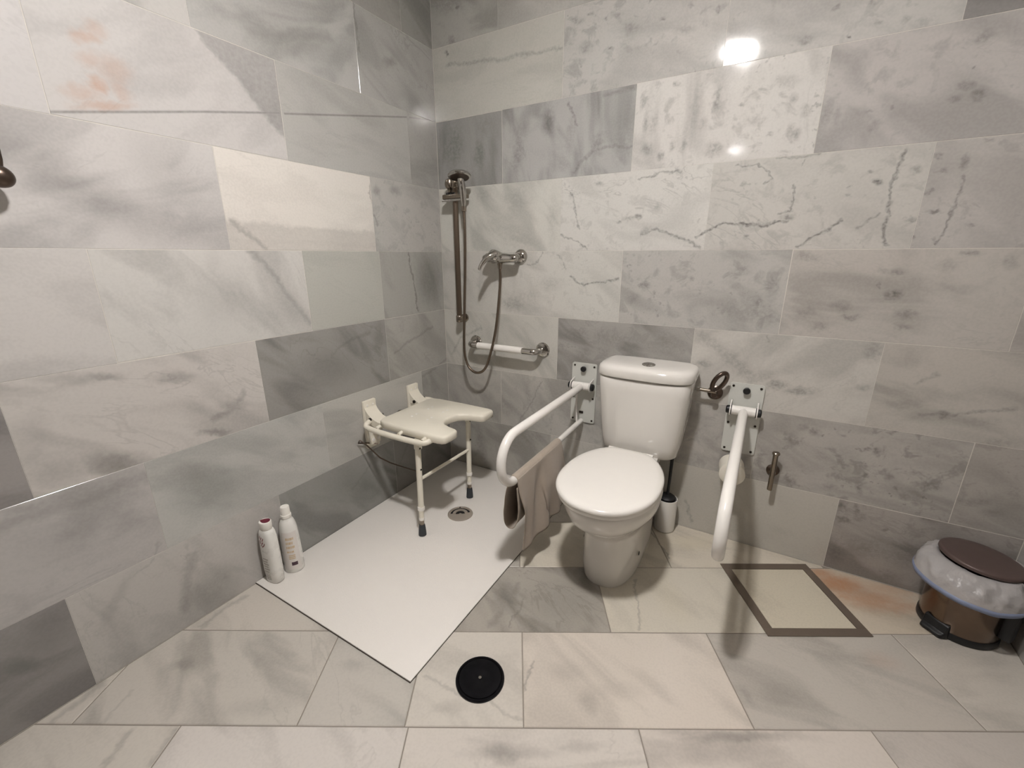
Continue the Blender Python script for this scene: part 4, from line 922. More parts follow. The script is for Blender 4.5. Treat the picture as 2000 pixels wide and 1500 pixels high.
# ------------------------------------------------------------------ folding grab bars
def grab_bar(X, label, droop=0.0):
    t = thing('folding_grab_bar', label, 'grab bar', (X, 0, 0.41), 'folding grab bars beside the toilet')
    bm = BM(); box(bm, (X - 0.0605, -0.007, 0.411), (X + 0.0605, -0.0005, 0.703), 0.0)
    es = [e for e in bm.edges if abs(e.verts[0].co.y - e.verts[1].co.y) > 0.003]
    bmesh.ops.bevel(bm, geom=es, offset=0.010, segments=4, profile=0.5, affect='EDGES')
    link('wall_plate', bm, M['plate_white'], t, angle=40)
    for sx in (-0.048, 0.048):
        for z in (0.690, 0.535, 0.424):
            bm = BM(); lathe(bm, (X + sx, -0.007, z), (0, -1, 0), [(0, 0.0048), (0.002, 0.0045), (0.003, 0.0025)], 12); link('screw', bm, M['screw'], t)
    bm = BM(); lathe(bm, (X, -0.007, 0.678), (0, -1, 0), [(0, 0.006), (0.008, 0.006), (0.0085, 0.0125), (0.018, 0.013), (0.021, 0.010)], 20); link('stop_knob', bm, M['black'], t)
    PZ, PY = 0.601, -0.040
    for s in (-1, 1):   # yoke ears
        bm = BM()
        ring = []
        for k in range(17):
            a = math.pi / 2 + math.pi * k / 16
            ring.append((PY + 0.024 * math.cos(a) - 0.0, PZ + 0.024 * math.sin(a)))
        ring = [(-0.004, PZ + 0.032)] + ring + [(-0.004, PZ - 0.024)]
        x0, x1 = sorted((X + s * 0.0445, X + s * 0.0485))
        rings_loft(bm, [[(x, y, z) for y, z in ring] for x in (x0, x1)])
        e = link('yoke_ear', bm, M['bar_white'], t)
        bm = BM(); lathe(bm, (X + s * 0.0485, PY, PZ), (s, 0, 0), [(0, 0.016), (0.009, 0.016), (0.013, 0.013), (0.014, 0.006)], 24); link('end_cap', bm, M['black'], e)
        bm = BM(); lathe(bm, (X + s * 0.0415, PY, PZ), (s, 0, 0), [(0, 0.0195), (0.003, 0.0195)], 24); link('washer', bm, M['black'], e)
    bm = BM(); tube(bm, [(X - 0.0415, PY, PZ), (X + 0.0415, PY, PZ)], 0.0185, 24); link('pivot_tube', bm, M['bar_white'], t)
    zt, zb, yc = 0.598, 0.414, -0.660
    rr = (zt - zb) / 2
    pts = [(X, PY - 0.006, PZ - 0.002), (X, -0.15, zt), (X, -0.4, zt)]
    n = 20
    pts += [(X, yc - rr * math.sin(math.pi * k / n), (zt + zb) / 2 + rr * math.cos(math.pi * k / n)) for k in range(n + 1)]
    dip = lambda q: (q[0], q[1], q[2] + droop * (q[1] + 0.04))
    pts = [dip(q) for q in pts]
    rad = [0.0165] * len(pts)
    bm = BM(); tube(bm, pts, rad, 20); link('arm', bm, M['bar_white'], t)
    bm = BM(); tube(bm, [dip(q) for q in ((X, yc + 0.004, zb), (X, -0.3, zb + 0.002), (X, -0.022, zb + 0.008))], 0.0125, 18); link('lower_rail', bm, M['bar_white'], t)
    bm = BM(); tube(bm, [(X - 0.012, PY - 0.014, PZ - 0.012), (X - 0.012, -0.062, 0.5), (X - 0.004, -0.064, zb + 0.01)], 0.005, 10); link('strut', bm, M['bar_white'], t)
    bm = BM(); box(bm, (X - 0.016, -0.0115, 0.455), (X + 0.004, -0.0068, 0.466), 0.001); link('latch', bm, M['screw'], t)
    return t
grab_bar(0.824, 'white fold-down grab bar with a towel over it, between shower and toilet')
grab_bar(1.497, 'white fold-down grab bar on the bare side of the toilet, above the floor hatch', 0.05)

# ------------------------------------------------------------------ towel over the lower rail of the first grab bar
def towel():
    X, Z = 0.824, 0.414
    # cross-section path: back loop (shower side) up over the rail and down the toilet side
    path = [(0.8345, 0.385), (0.8345, 0.34), (0.834, 0.29), (0.831, 0.25), (0.824, 0.222), (0.812, 0.205), (0.797, 0.202), (0.783, 0.212), (0.776, 0.235), (0.775, 0.27), (0.781, 0.32), (0.794, 0.37), (0.807, 0.405)]
    arc = [(X - 0.0155 * math.cos(a), Z + 0.0155 * math.sin(a)) for a in [math.pi * k / 8 for k in range(9)]]
    front = [(0.842, 0.36), (0.848, 0.30), (0.852, 0.25), (0.855, 0.20), (0.857, 0.15), (0.858, 0.112)]
    full = [Vector((x, 0, z)) for x, z in path + arc + front]
    sm = catmull(full, 3)
    ny, ns = 46, len(sm)
    bm = BM()
    grid = []
    y0, y1 = -0.668, -0.288
    for i in range(ny + 1):
        v = i / ny
        row = []
        for j, p in enumerate(sm):
            u = j / (ns - 1)
            x, z = p.x, p.z
            y = y0 + (y1 - y0) * v
            if z < Z - 0.01:
                dz = (Z - z)
                amt = min(1.0, dz / 0.12)
                fr = 1.0 if u > 0.5 else 0.4
                # long soft folds running down from the far end of the rail, and gathering of the near edge
                x += fr * amt * (0.009 * math.sin(9.5 * v + 2.1 * dz * 6) + 0.0065 * math.sin(21 * v + 1.0 + dz * 14))
                y += fr * amt * (0.010 * math.sin(7 * v + dz * 9) + (0.075 * dz if v < 0.5 else -0.02 * dz) * (1 - abs(2 * v - 1) * 0.0))
                if u > 0.5:
                    # hem: hangs lower at the near corner, shorter at the far side
                    k = dz / (Z - 0.085)
                    z = Z - (Z - z) * (1.0 + 0.03 * math.cos(5 * v) - 0.13 * v)
                    x += 0.028 * k * v * 0.6
                    w = max(0.0, (v - 0.60) / 0.40)
                    x += 0.020 * w * amt + 0.012 * math.sin(6.28 * w) * amt
                else:
                    z = Z - (Z - z) * (1 - 0.12 * v)
            x += 0.0010 * mnoise.noise(Vector((x * 60, y * 60, z * 60)))
            row.append(bm.verts.new((x, y, z)))
        grid.append(row)
    for i in range(ny):
        for j in range(ns - 1):
            bm.faces.new((grid[i][j], grid[i + 1][j], grid[i + 1][j + 1], grid[i][j + 1]))
    o = link('towel', bm, M['towel'], None, angle=180)
    md = o.modifiers.new('thickness', 'SOLIDIFY'); md.thickness = 0.0028; md.offset = 1.0
    tag(o, 'taupe hand towel draped over the lower rail of the grab bar', 'towel')
towel()

# ------------------------------------------------------------------ straight grab rail in the shower
t = thing('shower_grab_rail', 'short horizontal grab rail with white grip and chrome ends', 'grab rail', (0.41, 0, 0.742))
GZ, GX0, GX1, GY = 0.742, 0.207, 0.603, -0.072
def elbow(x, s):
    pts = [(x, -0.004, GZ), (x, GY + 0.03, GZ)]
    for k in range(1, 8):
        a = math.pi / 2 * k / 7
        pts.append((x + s * 0.03 * (1 - math.cos(a)), GY + 0.03 - 0.03 * math.sin(a), GZ))
    return pts
e0 = elbow(GX0, 1) + [(0.275, GY, GZ)]
e1 = elbow(GX1, -1) + [(0.523, GY, GZ)]
for e in (e0, e1):
    bm = BM(); tube(bm, e, 0.0150, 18); el = link('rail_end', bm, M['chrome'], t)
    bm = BM(); lathe(bm, (e[0][0], -0.0005, GZ), (0, -1, 0), [(0, 0.0365), (0.004, 0.0365), (0.010, 0.032), (0.013, 0.022), (0.013, 0.016)], 32); link('flange', bm, M['chrome'], el)
bm = BM(); tube(bm, [(0.268, GY, GZ), (0.30, GY, GZ), (0.5, GY, GZ), (0.527, GY, GZ)], 0.0172, 20); link('grip', bm, M['bar_white'], t)

# ------------------------------------------------------------------ shower: rail, hand shower, mixer, hose
RX, RY = 0.139, -0.050
t = thing('shower_rail', 'tall slim metal slide rail for the hand shower', 'shower rail', (RX, 0, 0.85))
bm = BM(); tube(bm, [(RX, RY, 0.872), (RX, RY, 1.560)], 0.0135, 18); link('rail', bm, M['hose'], t)
bm = BM(); lathe(bm, (RX, RY, 1.556), (0, 0, 1), [(0, 0.0125), (0.012, 0.0125), (0.015, 0.009)], 16); link('end_cap', bm, M['chrome_dull'], t)
for z in (0.868, 1.512):
    bm = BM(); tube(bm, [(RX, -0.002, z), (RX, RY + 0.004, z)], [0.014, 0.014], 16); lathe(bm, (RX, RY, z - 0.017), (0, 0, 1), [(0, 0.0165), (0.003, 0.0185), (0.031, 0.0185), (0.034, 0.0165)], 20); lathe(bm, (RX, -0.0005, z), (0, -1, 0), [(0, 0.022), (0.006, 0.022), (0.009, 0.017)], 20); link('wall_bracket', bm, M['chrome_dull'], t)
sl = bpy.data.objects.new('slider', None); COL.objects.link(sl); sl.parent = t; sl.location = Vector((RX, RY, 1.44)) - t.location
bm = BM(); box(bm, (0.076, RY - 0.022, 1.447), (0.210, RY + 0.018, 1.468), 0.004); link('slider_block', bm, M['chrome_dull'], sl, angle=40)
bm = BM(); tube(bm, [(0.074, RY - 0.018, 1.441), (0.212, RY - 0.018, 1.441)], 0.0065, 14); link('slider_bar', bm, M['chrome'], sl)
for x in (0.100, 0.118, 0.140):
    bm = BM(); lathe(bm, (x, RY - 0.006, 1.467), (0, 0, 1), [(0, 0.009), (0.008, 0.009), (0.011, 0.006)], 12); link('locking_stud', bm, M['black'], sl)
bm = BM(); lathe(bm, (0.112, RY - 0.005, 1.478), (0, 0, 1), [(0, 0.008), (0.012, 0.010), (0.022, 0.021), (0.038, 0.024), (0.054, 0.020), (0.062, 0.008)], 20); link('clamp_knob', bm, M['chrome_dull'], sl)

t = thing('hand_shower', 'chrome hand shower head clipped at the top of the slide rail', 'shower head', (0.2, -0.08, 1.44))
hx = Vector((0.214, -0.085, 1.400))
pts = catmull([hx, (0.214, -0.086, 1.44), (0.212, -0.088, 1.48), (0.208, -0.090, 1.515), (0.210, -0.100, 1.534)], 4)
bm = BM(); tube(bm, pts, [0.0095 + 0.007 * min(1, k / 6) for k in range(len(pts))], 16); link('handle', bm, M['chrome'], t)
ax = Vector((0.12, -0.18, -0.97)).normalized()
bm = BM(); lathe(bm, Vector((0.212, -0.108, 1.548)), ax, [(-0.006, 0.012), (-0.003, 0.030), (0.004, 0.048), (0.012, 0.054), (0.018, 0.053), (0.020, 0.046)], 36); hd = link('head', bm, M['chrome'], t)
bm = BM(); lathe(bm, Vector((0.212, -0.108, 1.548)) + ax * 0.0198, ax, [(0, 0.045), (0.003, 0.043), (0.0035, 0.01)], 32); link('spray_face', bm, M['steel_dark'], hd)
bm = BM(); tube(bm, [(0.214, -0.085, 1.385), (0.214, -0.085, 1.408)], 0.0115, 14); link('hose_nut', bm, M['chrome_dull'], t)

MZ, MX0, MX1 = 1.172, 0.325, 0.478
t = thing('shower_mixer', 'chrome single lever shower mixer on the back wall', 'mixer tap', (0.40, 0, MZ))
for x in (MX0, MX1):
    bm = BM(); lathe(bm, (x, -0.0005, MZ + 0.008), (0, -1, 0), [(0, 0.034), (0.004, 0.034), (0.012, 0.030), (0.019, 0.021), (0.021, 0.015), (0.058, 0.015)], 32); link('flange', bm, M['chrome'], t)
bm = BM()
xs = [0.306, 0.310, 0.325, 0.345, 0.37, 0.40, 0.43, 0.46, 0.482, 0.493, 0.497]
rs = [0.006, 0.014, 0.0185, 0.0195, 0.023, 0.0245, 0.023, 0.0195, 0.0185, 0.014, 0.006]
tube(bm, [(x, -0.065, MZ) for x in xs], rs, 24); link('body', bm, M['chrome'], t, angle=60)
bm = BM(); lathe(bm, (0.40, -0.065, MZ + 0.004), (-0.25, -0.95, 0.25), [(0, 0.024), (0.022, 0.026), (0.036, 0.0265), (0.046, 0.023), (0.052, 0.013), (0.054, 0.003)], 28); link('cartridge_dome', bm, M['chrome'], t, angle=60)
bm = BM()
lp = catmull([(0.392, -0.100, MZ + 0.020), (0.380, -0.118, MZ + 0.012), (0.364, -0.136, MZ - 0.006), (0.350, -0.150, MZ - 0.030), (0.343, -0.158, MZ - 0.052)], 4)
rings = []
for k, p in enumerate(lp):
    q = k / (len(lp) - 1)
    w = 0.023 * (1 - q) + 0.012 * q; h = 0.018 * (1 - q) + 0.006 * q
    if q > 0.95: w *= 0.6; h *= 0.6
    tdir = (lp[min(k + 1, len(lp) - 1)] - lp[max(k - 1, 0)]).normalized()
    sd = tdir.cross(Vector((0, 0, 1))).normalized(); up = sd.cross(tdir).normalized()
    rings.append([p + sd * (w * math.cos(2 * math.pi * j / 14)) + up * (h * math.sin(2 * math.pi * j / 14)) for j in range(14)])
rings_loft(bm, rings); link('lever', bm, M['chrome'], t, angle=60)
bm = BM(); lathe(bm, (0.400, -0.066, MZ - 0.018), (0, 0, -1), [(0, 0.0125), (0.012, 0.0125), (0.013, 0.0105), (0.028, 0.0095), (0.030, 0.007)], 18); link('hose_outlet', bm, M['chrome_dull'], t)

hp = catmull([(0.400, -0.066, MZ - 0.046), (0.400, -0.066, 1.05), (0.388, -0.090, 0.84), (0.354, -0.103, 0.69), (0.320, -0.103, 0.625), (0.273, -0.103, 0.606), (0.230, -0.103, 0.628), (0.207, -0.103, 0.68),
              (0.200, -0.100, 0.76), (0.202, -0.092, 0.90), (0.208, -0.084, 1.1), (0.216, -0.085, 1.28), (0.214, -0.085, 1.388)], 9)
bm = BM(); tube(bm, hp, [0.0062 + 0.0004 * (k % 2) for k in range(len(hp))], 12)
o = link('shower_hose', bm, M['hose'], None, angle=180); tag(o, 'flexible steel shower hose hanging in a long loop below the mixer', 'hose')

# ------------------------------------------------------------------ fold-down shower seat
seat = thing('shower_bench', 'cream fold-down shower seat with notched front on two legs', 'shower seat', (0.25, -0.44, 0))
def seat_outline():
    cy = -0.44
    half = [(0.095, 0.0), (0.095, 0.150), (0.110, 0.178), (0.150, 0.190), (0.30, 0.194), (0.445, 0.193), (0.466, 0.188), (0.478, 0.176), (0.480, 0.160), (0.480, 0.112), (0.474, 0.096), (0.460, 0.088), (0.420, 0.080), (0.385, 0.066), (0.365, 0.045), (0.357, 0.022), (0.355, 0.0)]
    left = [(x, cy - y) for x, y in half]
    right = [(x, cy + y) for x, y in half[::-1]]
    return left + right[1:-1]
SO = seat_outline()
ZS = 0.488
def shrink(poly, d):
    n = len(poly); out = []
    for i in range(n):
        a, b, c = Vector(poly[i - 1]), Vector(poly[i]), Vector(poly[(i + 1) % n])
        e1, e2 = (b - a).normalized(), (c - b).normalized()
        nn = Vector((e1.y + e2.y, -(e1.x + e2.x)))
        if nn.length < 1e-6: nn = Vector((e1.y, -e1.x))
        nn.normalize()
        out.append((b.x - nn.x * d * sgn, b.y - nn.y * d * sgn))
    return out
sgn = 1 if area(SO) > 0 else -1
bm = BM()
layers = [(ZS - 0.034, 0.004), (ZS - 0.030, 0.0), (ZS - 0.010, 0.0), (ZS - 0.003, 0.003), (ZS, 0.009)]
rings_loft(bm, [[(x, y, z) for x, y in shrink(SO, d)] for z, d in layers])
link('seat_board', bm, M['cream'], seat, angle=50)
for yy in (-0.07, -0.04, 0.04, 0.07):
    for xx in (0.20, 0.29):
        bm = BM(); lathe(bm, (xx, -0.44 + yy, ZS - 0.0005), (0, 0, 1), [(0, 0.007), (0.0012, 0.0055), (0.0016, 0.002)], 12); link('water_stud', bm, M['cap_white'], seat)
for s, yb in ((-1, -0.585), (1, -0.300)):
    br = bpy.data.objects.new('wall_bracket', None); COL.objects.link(br); br.parent = seat; br.location = Vector((0, yb, 0.33)) - seat.location
    bm = BM(); box(bm, (0.0005, yb - 0.036, 0.325), (0.018, yb + 0.036, 0.556), 0.005); link('back_plate', bm, M['cream'], br, angle=40)
    # curved neck running from the plate into the seat board
    bm = BM(); nk = []
    for k in range(10):
        a = math.pi / 2 * k / 9
        nk.append((0.014 + 0.10 * (1 - math.cos(a)) , 0.545 - 0.075 * math.sin(a)))
    rings = []
    for x, z in nk:
        rings.append([(x, yb - 0.033, z), (x, yb + 0.033, z), (max(0.004, x - 0.014), yb + 0.033, z - 0.03), (max(0.004, x - 0.014), yb - 0.033, z - 0.03)])
    rings_loft(bm, rings); link('neck', bm, M['cream'], br, angle=50)
    bm = BM(); box(bm, (0.016, yb - 0.030, 0.345), (0.036, yb + 0.030, 0.46), 0.008); link('hinge_block', bm, M['cream'], br, angle=40)
    bm = BM(); lathe(bm, (0.05, yb + 0.033, 0.478), (0, 1, 0), [(-0.072, 0.008), (0.006, 0.008)], 14); link('hinge_pin', bm, M['screw'], br)
    for dy in (-0.016, 0.016):
        bm = BM(); lathe(bm, (0.018, yb + dy, 0.532), (1, 0, 0), [(0, 0.006), (0.0015, 0.005)], 12); link('screw_cover', bm, M['cap_white'], br)
        bm = BM(); lathe(bm, (0.036, yb + dy, 0.37), (1, 0, 0), [(0, 0.009), (0.0015, 0.008), (0.002, 0.003)], 12); link('screw_cover', bm, M['cap_white'], br)
for s in (-1, 1):
    y0 = -0.44 + s * 0.145
    yo = -0.44 + s * 0.219
    pts = catmull([(0.045, y0 + s * 0.030, 0.470), (0.052, yo - s * 0.012, 0.462), (0.085, yo, 0.455), (0.20, yo + s * 0.003, 0.452), (0.32, yo, 0.451), (0.380, yo - s * 0.005, 0.452), (0.402, yo - s * 0.020, 0.456), (0.408, yo - s * 0.060, 0.460)], 5)
    bm = BM(); tube(bm, pts, 0.0120, 16); fr = link('frame_tube', bm, M['cream'], seat, angle=60)
    for x in (0.125, 0.255, 0.385):
        bm = BM(); tube(bm, [(x, yo - s * 0.004, 0.462), (x, yo - s * 0.026, 0.466)], 0.008, 12); link('clip', bm, M['cream'], fr)
for yt, yf, s in ((-0.628, -0.655, -1), (-0.270, -0.300, 1)):
    lg = bpy.data.objects.new('leg', None); COL.objects.link(lg); lg.parent = seat; lg.location = Vector((0.345, yf, 0)) - seat.location
    A, B = Vector((0.335, yt, 0.452)), Vector((0.352, yf, 0.0))
    def on_leg(q): return A.lerp(B, q)
    bm = BM(); tube(bm, [on_leg(0), on_leg(0.70)], 0.0125, 16); link('leg_tube', bm, M['cream'], lg)
    bm = BM(); tube(bm, [on_leg(0.685), on_leg(0.72)], 0.0155, 16); link('collar', bm, M['cap_white'], lg)
    bm = BM(); tube(bm, [on_leg(0.71), on_leg(0.83)], 0.0108, 16); link('inner_tube', bm, M['cream'], lg)
    bm = BM(); tube(bm, [on_leg(0.80), on_leg(0.82)], 0.0122, 16); link('collar', bm, M['cap_white'], lg)
    bm = BM(); tube(bm, [on_leg(0.82), on_leg(0.89)], 0.0102, 16); link('foot_stem', bm, M['chrome_dull'], lg)
    bm = BM(); tube(bm, [on_leg(0.875), on_leg(0.90), on_leg(0.95), Vector((B.x, B.y, TZ + 0.0005))], [0.0125, 0.0145, 0.0165, 0.0172], 18); link('rubber_foot', bm, M['foot_grey'], lg)
    bm = BM(); box(bm, (0.324, yt - 0.014, 0.405), (0.349, yt + 0.012, 0.452), 0.003); link('leg_bracket', bm, M['cream'], lg, angle=40)
    for z in (0.09, 0.30):
        c = on_leg(z); bm = BM(); lathe(bm, c + Vector((0.012, -0.001, 0)), (1, -0.2, 0), [(0, 0.0042), (0.002, 0.004)], 10); link('rivet', bm, M['screw'], lg)
bm = BM(); tube(bm, [(0.343, -0.641, 0.268), (0.343, -0.287, 0.262)], 0.0075, 12); link('cross_brace', bm, M['cream'], seat)
wp = [(0.012, -0.668, 0.372), (0.028, -0.672, 0.392), (0.052, -0.660, 0.372), (0.098, -0.628, 0.305), (0.130, -0.600, 0.275), (0.235, -0.61, 0.282), (0.334, -0.634, 0.300)]
bm = BM(); tube(bm, [Vector(p) for p in wp], 0.0032, 8); link('stay_wire', bm, M['steel_dark'], seat)
bm = BM(); tube(bm, [(0.012, -0.668, 0.372), (0.02, -0.61, 0.352), (0.045, -0.585, 0.345)], 0.0032, 8); link('stay_wire', bm, M['steel_dark'], seat)
# small parts visible under the back edge of the board
bm = BM(); tube(bm, [(0.088, -0.50, 0.474), (0.086, -0.475, 0.482), (0.088, -0.45, 0.474)], 0.003, 8); link('spring', bm, M['chrome_dull'], seat)
# ------------------------------------------------------------------ water valve with ring-shaped hose beside the cistern
t = thing('water_valve', 'cistern water valve with a looped metal hose on the wall', 'valve', (1.386, 0, 0.652))
bm = BM(); lathe(bm, (1.386, -0.0005, 0.650), (0, -1, 0), [(0, 0.029), (0.005, 0.029), (0.010, 0.022), (0.014, 0.012), (0.045, 0.012), (0.05, 0.010)], 28); link('rosette', bm, M['steel_dark'], t)
bm = BM(); tube(bm, [(1.392, -0.045, 0.664), (1.33, -0.05, 0.668)], [0.0085, 0.0068], 14); link('pipe', bm, M['chrome_dull'], t)
bm = BM(); lathe(bm, (1.333, -0.05, 0.668), (-1, 0, 0), [(0, 0.0085), (0.002, 0.0105), (0.010, 0.0105), (0.012, 0.008), (0.017, 0.006)], 8); link('nut', bm, M['chrome'], t)
bm = BM()
c = Vector((1.400, -0.058, 0.712)); a = Vector((0.30, -0.30, 0.9)).normalized(); b = Vector((0.72, 0.70, 0.0)).normalized()
tube(bm, [c + a * (0.042 * math.sin(2 * math.pi * k / 32)) + b * (0.027 * math.cos(2 * math.pi * k / 32)) for k in range(32)], 0.0088, 12, closed=True)
link('hose_loop', bm, M['steel_dark'], t)

# ------------------------------------------------------------------ toilet paper on its peg, and the spare peg
t = thing('paper_roll', 'white toilet paper roll on the wall below the grab bar plate', 'toilet roll', (1.478, 0, 0.34))
rc = Vector((1.484, 0, 0.357))
ax = Vector((0.10, -1, 0.02)).normalized()
bm = BM(); lathe(bm, rc + Vector((0, -0.018, 0)), ax, [(0, 0.021), (0, 0.044), (0.002, 0.0465), (0.094, 0.0465), (0.096, 0.044), (0.096, 0.021)], 40, cap0=False, cap1=False); link('paper', bm, M['paper'], t, angle=40)
bm = BM(); lathe(bm, rc + Vector((0, -0.018, 0)), ax, [(0, 0.0215), (0, 0.019), (0.0955, 0.019), (0.0955, 0.0215)], 30, cap0=False, cap1=False); link('core', bm, M['card'], t, angle=40)
t = thing('paper_peg', 'short metal peg that carries the toilet paper roll', 'roll holder', (1.484, 0, 0.352))
bm = BM(); lathe(bm, (1.484, -0.0005, 0.357), (0, -1, 0), [(0, 0.024), (0.006, 0.024), (0.010, 0.016)], 24); link('rosette', bm, M['steel_dark'], t)
bm = BM(); tube(bm, [(1.484, -0.008, 0.357), (1.484, -0.018, 0.357), rc + ax * 0.125], 0.0075, 14); link('peg', bm, M['steel_dark'], t)
t = thing('spare_roll_holder', 'empty upright metal roll holder on the wall near the hatch', 'roll holder', (1.628, 0, 0.30))
bm = BM(); lathe(bm, (1.631, -0.0005, 0.365), (0, -1, 0), [(0, 0.023), (0.005, 0.023), (0.009, 0.018), (0.012, 0.010), (0.045, 0.009)], 24); link('rosette', bm, M['steel_dark'], t)
bm = BM(); lathe(bm, (1.629, -0.050, 0.300), (0, 0, 1), [(0, 0.0085), (0.002, 0.0092), (0.150, 0.0092), (0.152, 0.013), (0.158, 0.0135), (0.161, 0.011)], 20); link('rod', bm, M['chrome_dull'], t)

# ------------------------------------------------------------------ toilet brush
BXY = (1.258, -0.062)
t = thing('toilet_brush_set', 'white toilet brush pot with black brush tucked beside the toilet', 'toilet brush', (BXY[0], BXY[1], 0))
bm = BM(); lathe(bm, (BXY[0], BXY[1], 0.001), (0, 0, 1), [(0, 0.040), (0.003, 0.043), (0.01, 0.0445), (0.150, 0.0455), (0.155, 0.0445), (0.155, 0.0415), (0.04, 0.0405), (0.035, 0.038)], 36); link('pot', bm, M['ceramic'], t, angle=50)
bm = BM(); lathe(bm, (BXY[0], BXY[1], 0.05), (0, 0, 1), [(0, 0.026), (0.02, 0.034), (0.09, 0.036), (0.112, 0.036), (0.120, 0.026), (0.124, 0.010)], 28); link('brush_head', bm, M['black'], t)
bm = BM(); tube(bm, [(BXY[0], BXY[1], 0.165), (BXY[0] + 0.002, BXY[1], 0.24), (BXY[0] + 0.003, BXY[1], 0.375)], [0.007, 0.0062, 0.008], 14); link('handle', bm, M['black'], t)

# ------------------------------------------------------------------ pedal bin with bag
BC = Vector((2.212, -0.122, 0))
pd = Vector((-0.72, -0.69, 0)).normalized()
t = thing('pedal_bin', 'brushed steel pedal bin with brown lid in the corner', 'bin', BC)
bm = BM(); lathe(bm, BC + Vector((0, 0, 0.022)), (0, 0, 1), [(0, 0.094), (0.004, 0.096), (0.220, 0.098), (0.222, 0.096), (0.222, 0.092)], 48); link('body', bm, M['bin_steel'], t, angle=50)
bm = BM(); lathe(bm, BC + Vector((0, 0, 0.0005)), (0, 0, 1), [(0, 0.096), (0.004, 0.099), (0.020, 0.099), (0.025, 0.0965)], 48); link('base_ring', bm, M['black'], t, angle=50)
bm = BM()
sd = Vector((-pd.y, pd.x, 0))
rings = []
for q, w, h0, h1 in ((0.088, 0.036, 0.004, 0.05), (0.099, 0.036, 0.004, 0.044), (0.106, 0.034, 0.004, 0.020), (0.116, 0.030, 0.004, 0.016), (0.120, 0.024, 0.006, 0.013)):
    c = BC + pd * q
    rings.append([c - sd * w + Vector((0, 0, h0)), c + sd * w + Vector((0, 0, h0)), c + sd * w * 0.92 + Vector((0, 0, h1)), c - sd * w * 0.92 + Vector((0, 0, h1))])
rings_loft(bm, rings)
bmesh.ops.bevel(bm, geom=list(bm.edges), offset=0.002, segments=2, profile=0.5, affect='EDGES')
link('pedal', bm, M['black'], t, angle=50)
LA = Vector((0.06, 0.02, 1)).normalized()
LC = BC + Vector((0.000, -0.006, 0.262))
bm = BM(); lathe(bm, LC, LA, [(0.0, 0.097), (0.003, 0.099), (0.009, 0.099), (0.012, 0.097), (0.0145, 0.091), (0.016, 0.07), (0.0165, 0.02)], 56); link('lid', bm, M['bin_lid'], t, angle=40)
bm = BM()
hb = BC - pd * 0.0
hd_ = Vector((0.80, -0.60, 0)).normalized()
box(bm, (-0.018, 0.094, 0.05), (0.018, 0.122, 0.262), 0.004)
ang = math.atan2(-hd_.x, hd_.y)
for v in bm.verts: v.co = BC + Matrix.Rotation(ang, 3, 'Z') @ v.co
link('hinge_housing', bm, M['black'], t, angle=40)
# bag: crumpled cuff folded out over the rim
def bag():
    n = 150
    prof_ = [(0.254, 0.088, 0.0), (0.260, 0.096, 0.05), (0.258, 0.104, 0.15), (0.252, 0.110, 0.28), (0.245, 0.1155, 0.42), (0.238, 0.120, 0.55), (0.230, 0.124, 0.68), (0.222, 0.128, 0.80), (0.213, 0.131, 0.90), (0.204, 0.134, 0.96), (0.197, 0.136, 1.0)]
    R = []
    for z, r, amp in prof_:
        ring = []
        for k in range(n):
            a = 2 * math.pi * k / n
            d = Vector((math.cos(a), math.sin(a), 0))
            toward = max(0.0, d.dot(Vector((-0.55, -0.83, 0))))
            body = math.sin(math.pi * min(1.0, amp * 0.93 + 0.04))
            # sharp creases: ridged noise that slants across the cuff
            c1 = 1 - 2.2 * abs(mnoise.noise(Vector((a * 2.6 + z * 14, 1.7, z * 9))))
            c2 = 1 - 2.2 * abs(mnoise.noise(Vector((a * 5.2 - z * 22, 5.2, z * 15))))
            w = body * (0.014 * max(0.0, c1) + 0.009 * max(0.0, c2)) + 0.004 * mnoise.noise(Vector((d.x * 2.2, d.y * 2.2, 0.3)))
            rr = r + amp * (0.040 * toward - 0.012) + w - 0.004 * body
            p = BC + d * rr
            p.x = min(p.x, ROOM_X - 0.004 - 0.002 * amp); p.y = min(p.y, -0.004 - 0.002 * amp)
            ring.append((p.x, p.y, z + amp * (0.006 * math.sin(2 * a + 0.7) + 0.004 * mnoise.noise(Vector((d.x * 3, d.y * 3, 7.7))) - 0.004 * toward)))
        R.append(ring)
    return R
BR = bag()
bgt = thing('bin_bag', 'translucent white bin bag folded over the pedal bin rim', 'bin bag', BC + Vector((0, 0, 0.2)))
bm = BM(); rings_loft(bm, BR, False, False); link('film', bm, M['bag'], bgt, angle=180)
def ring_shift(ring, dz, dr):
    out = []
    for p in ring:
        v = Vector(p); d = Vector((v.x - BC.x, v.y - BC.y, 0)).normalized()
        q = v + d * dr + Vector((0, 0, dz)); q.x = min(q.x, ROOM_X - 0.002); q.y = min(q.y, -0.002)
        out.append(q)
    return out
bm = BM(); rings_loft(bm, [ring_shift(BR[-1], 0.002, 0.0006), ring_shift(BR[-1], -0.007, 0.0015), ring_shift(BR[-1], -0.015, 0.000)], False, False)
o = link('tie_band', bm, M['band_blue'], bgt, angle=180)
md = o.modifiers.new('thickness', 'SOLIDIFY'); md.thickness = 0.0008

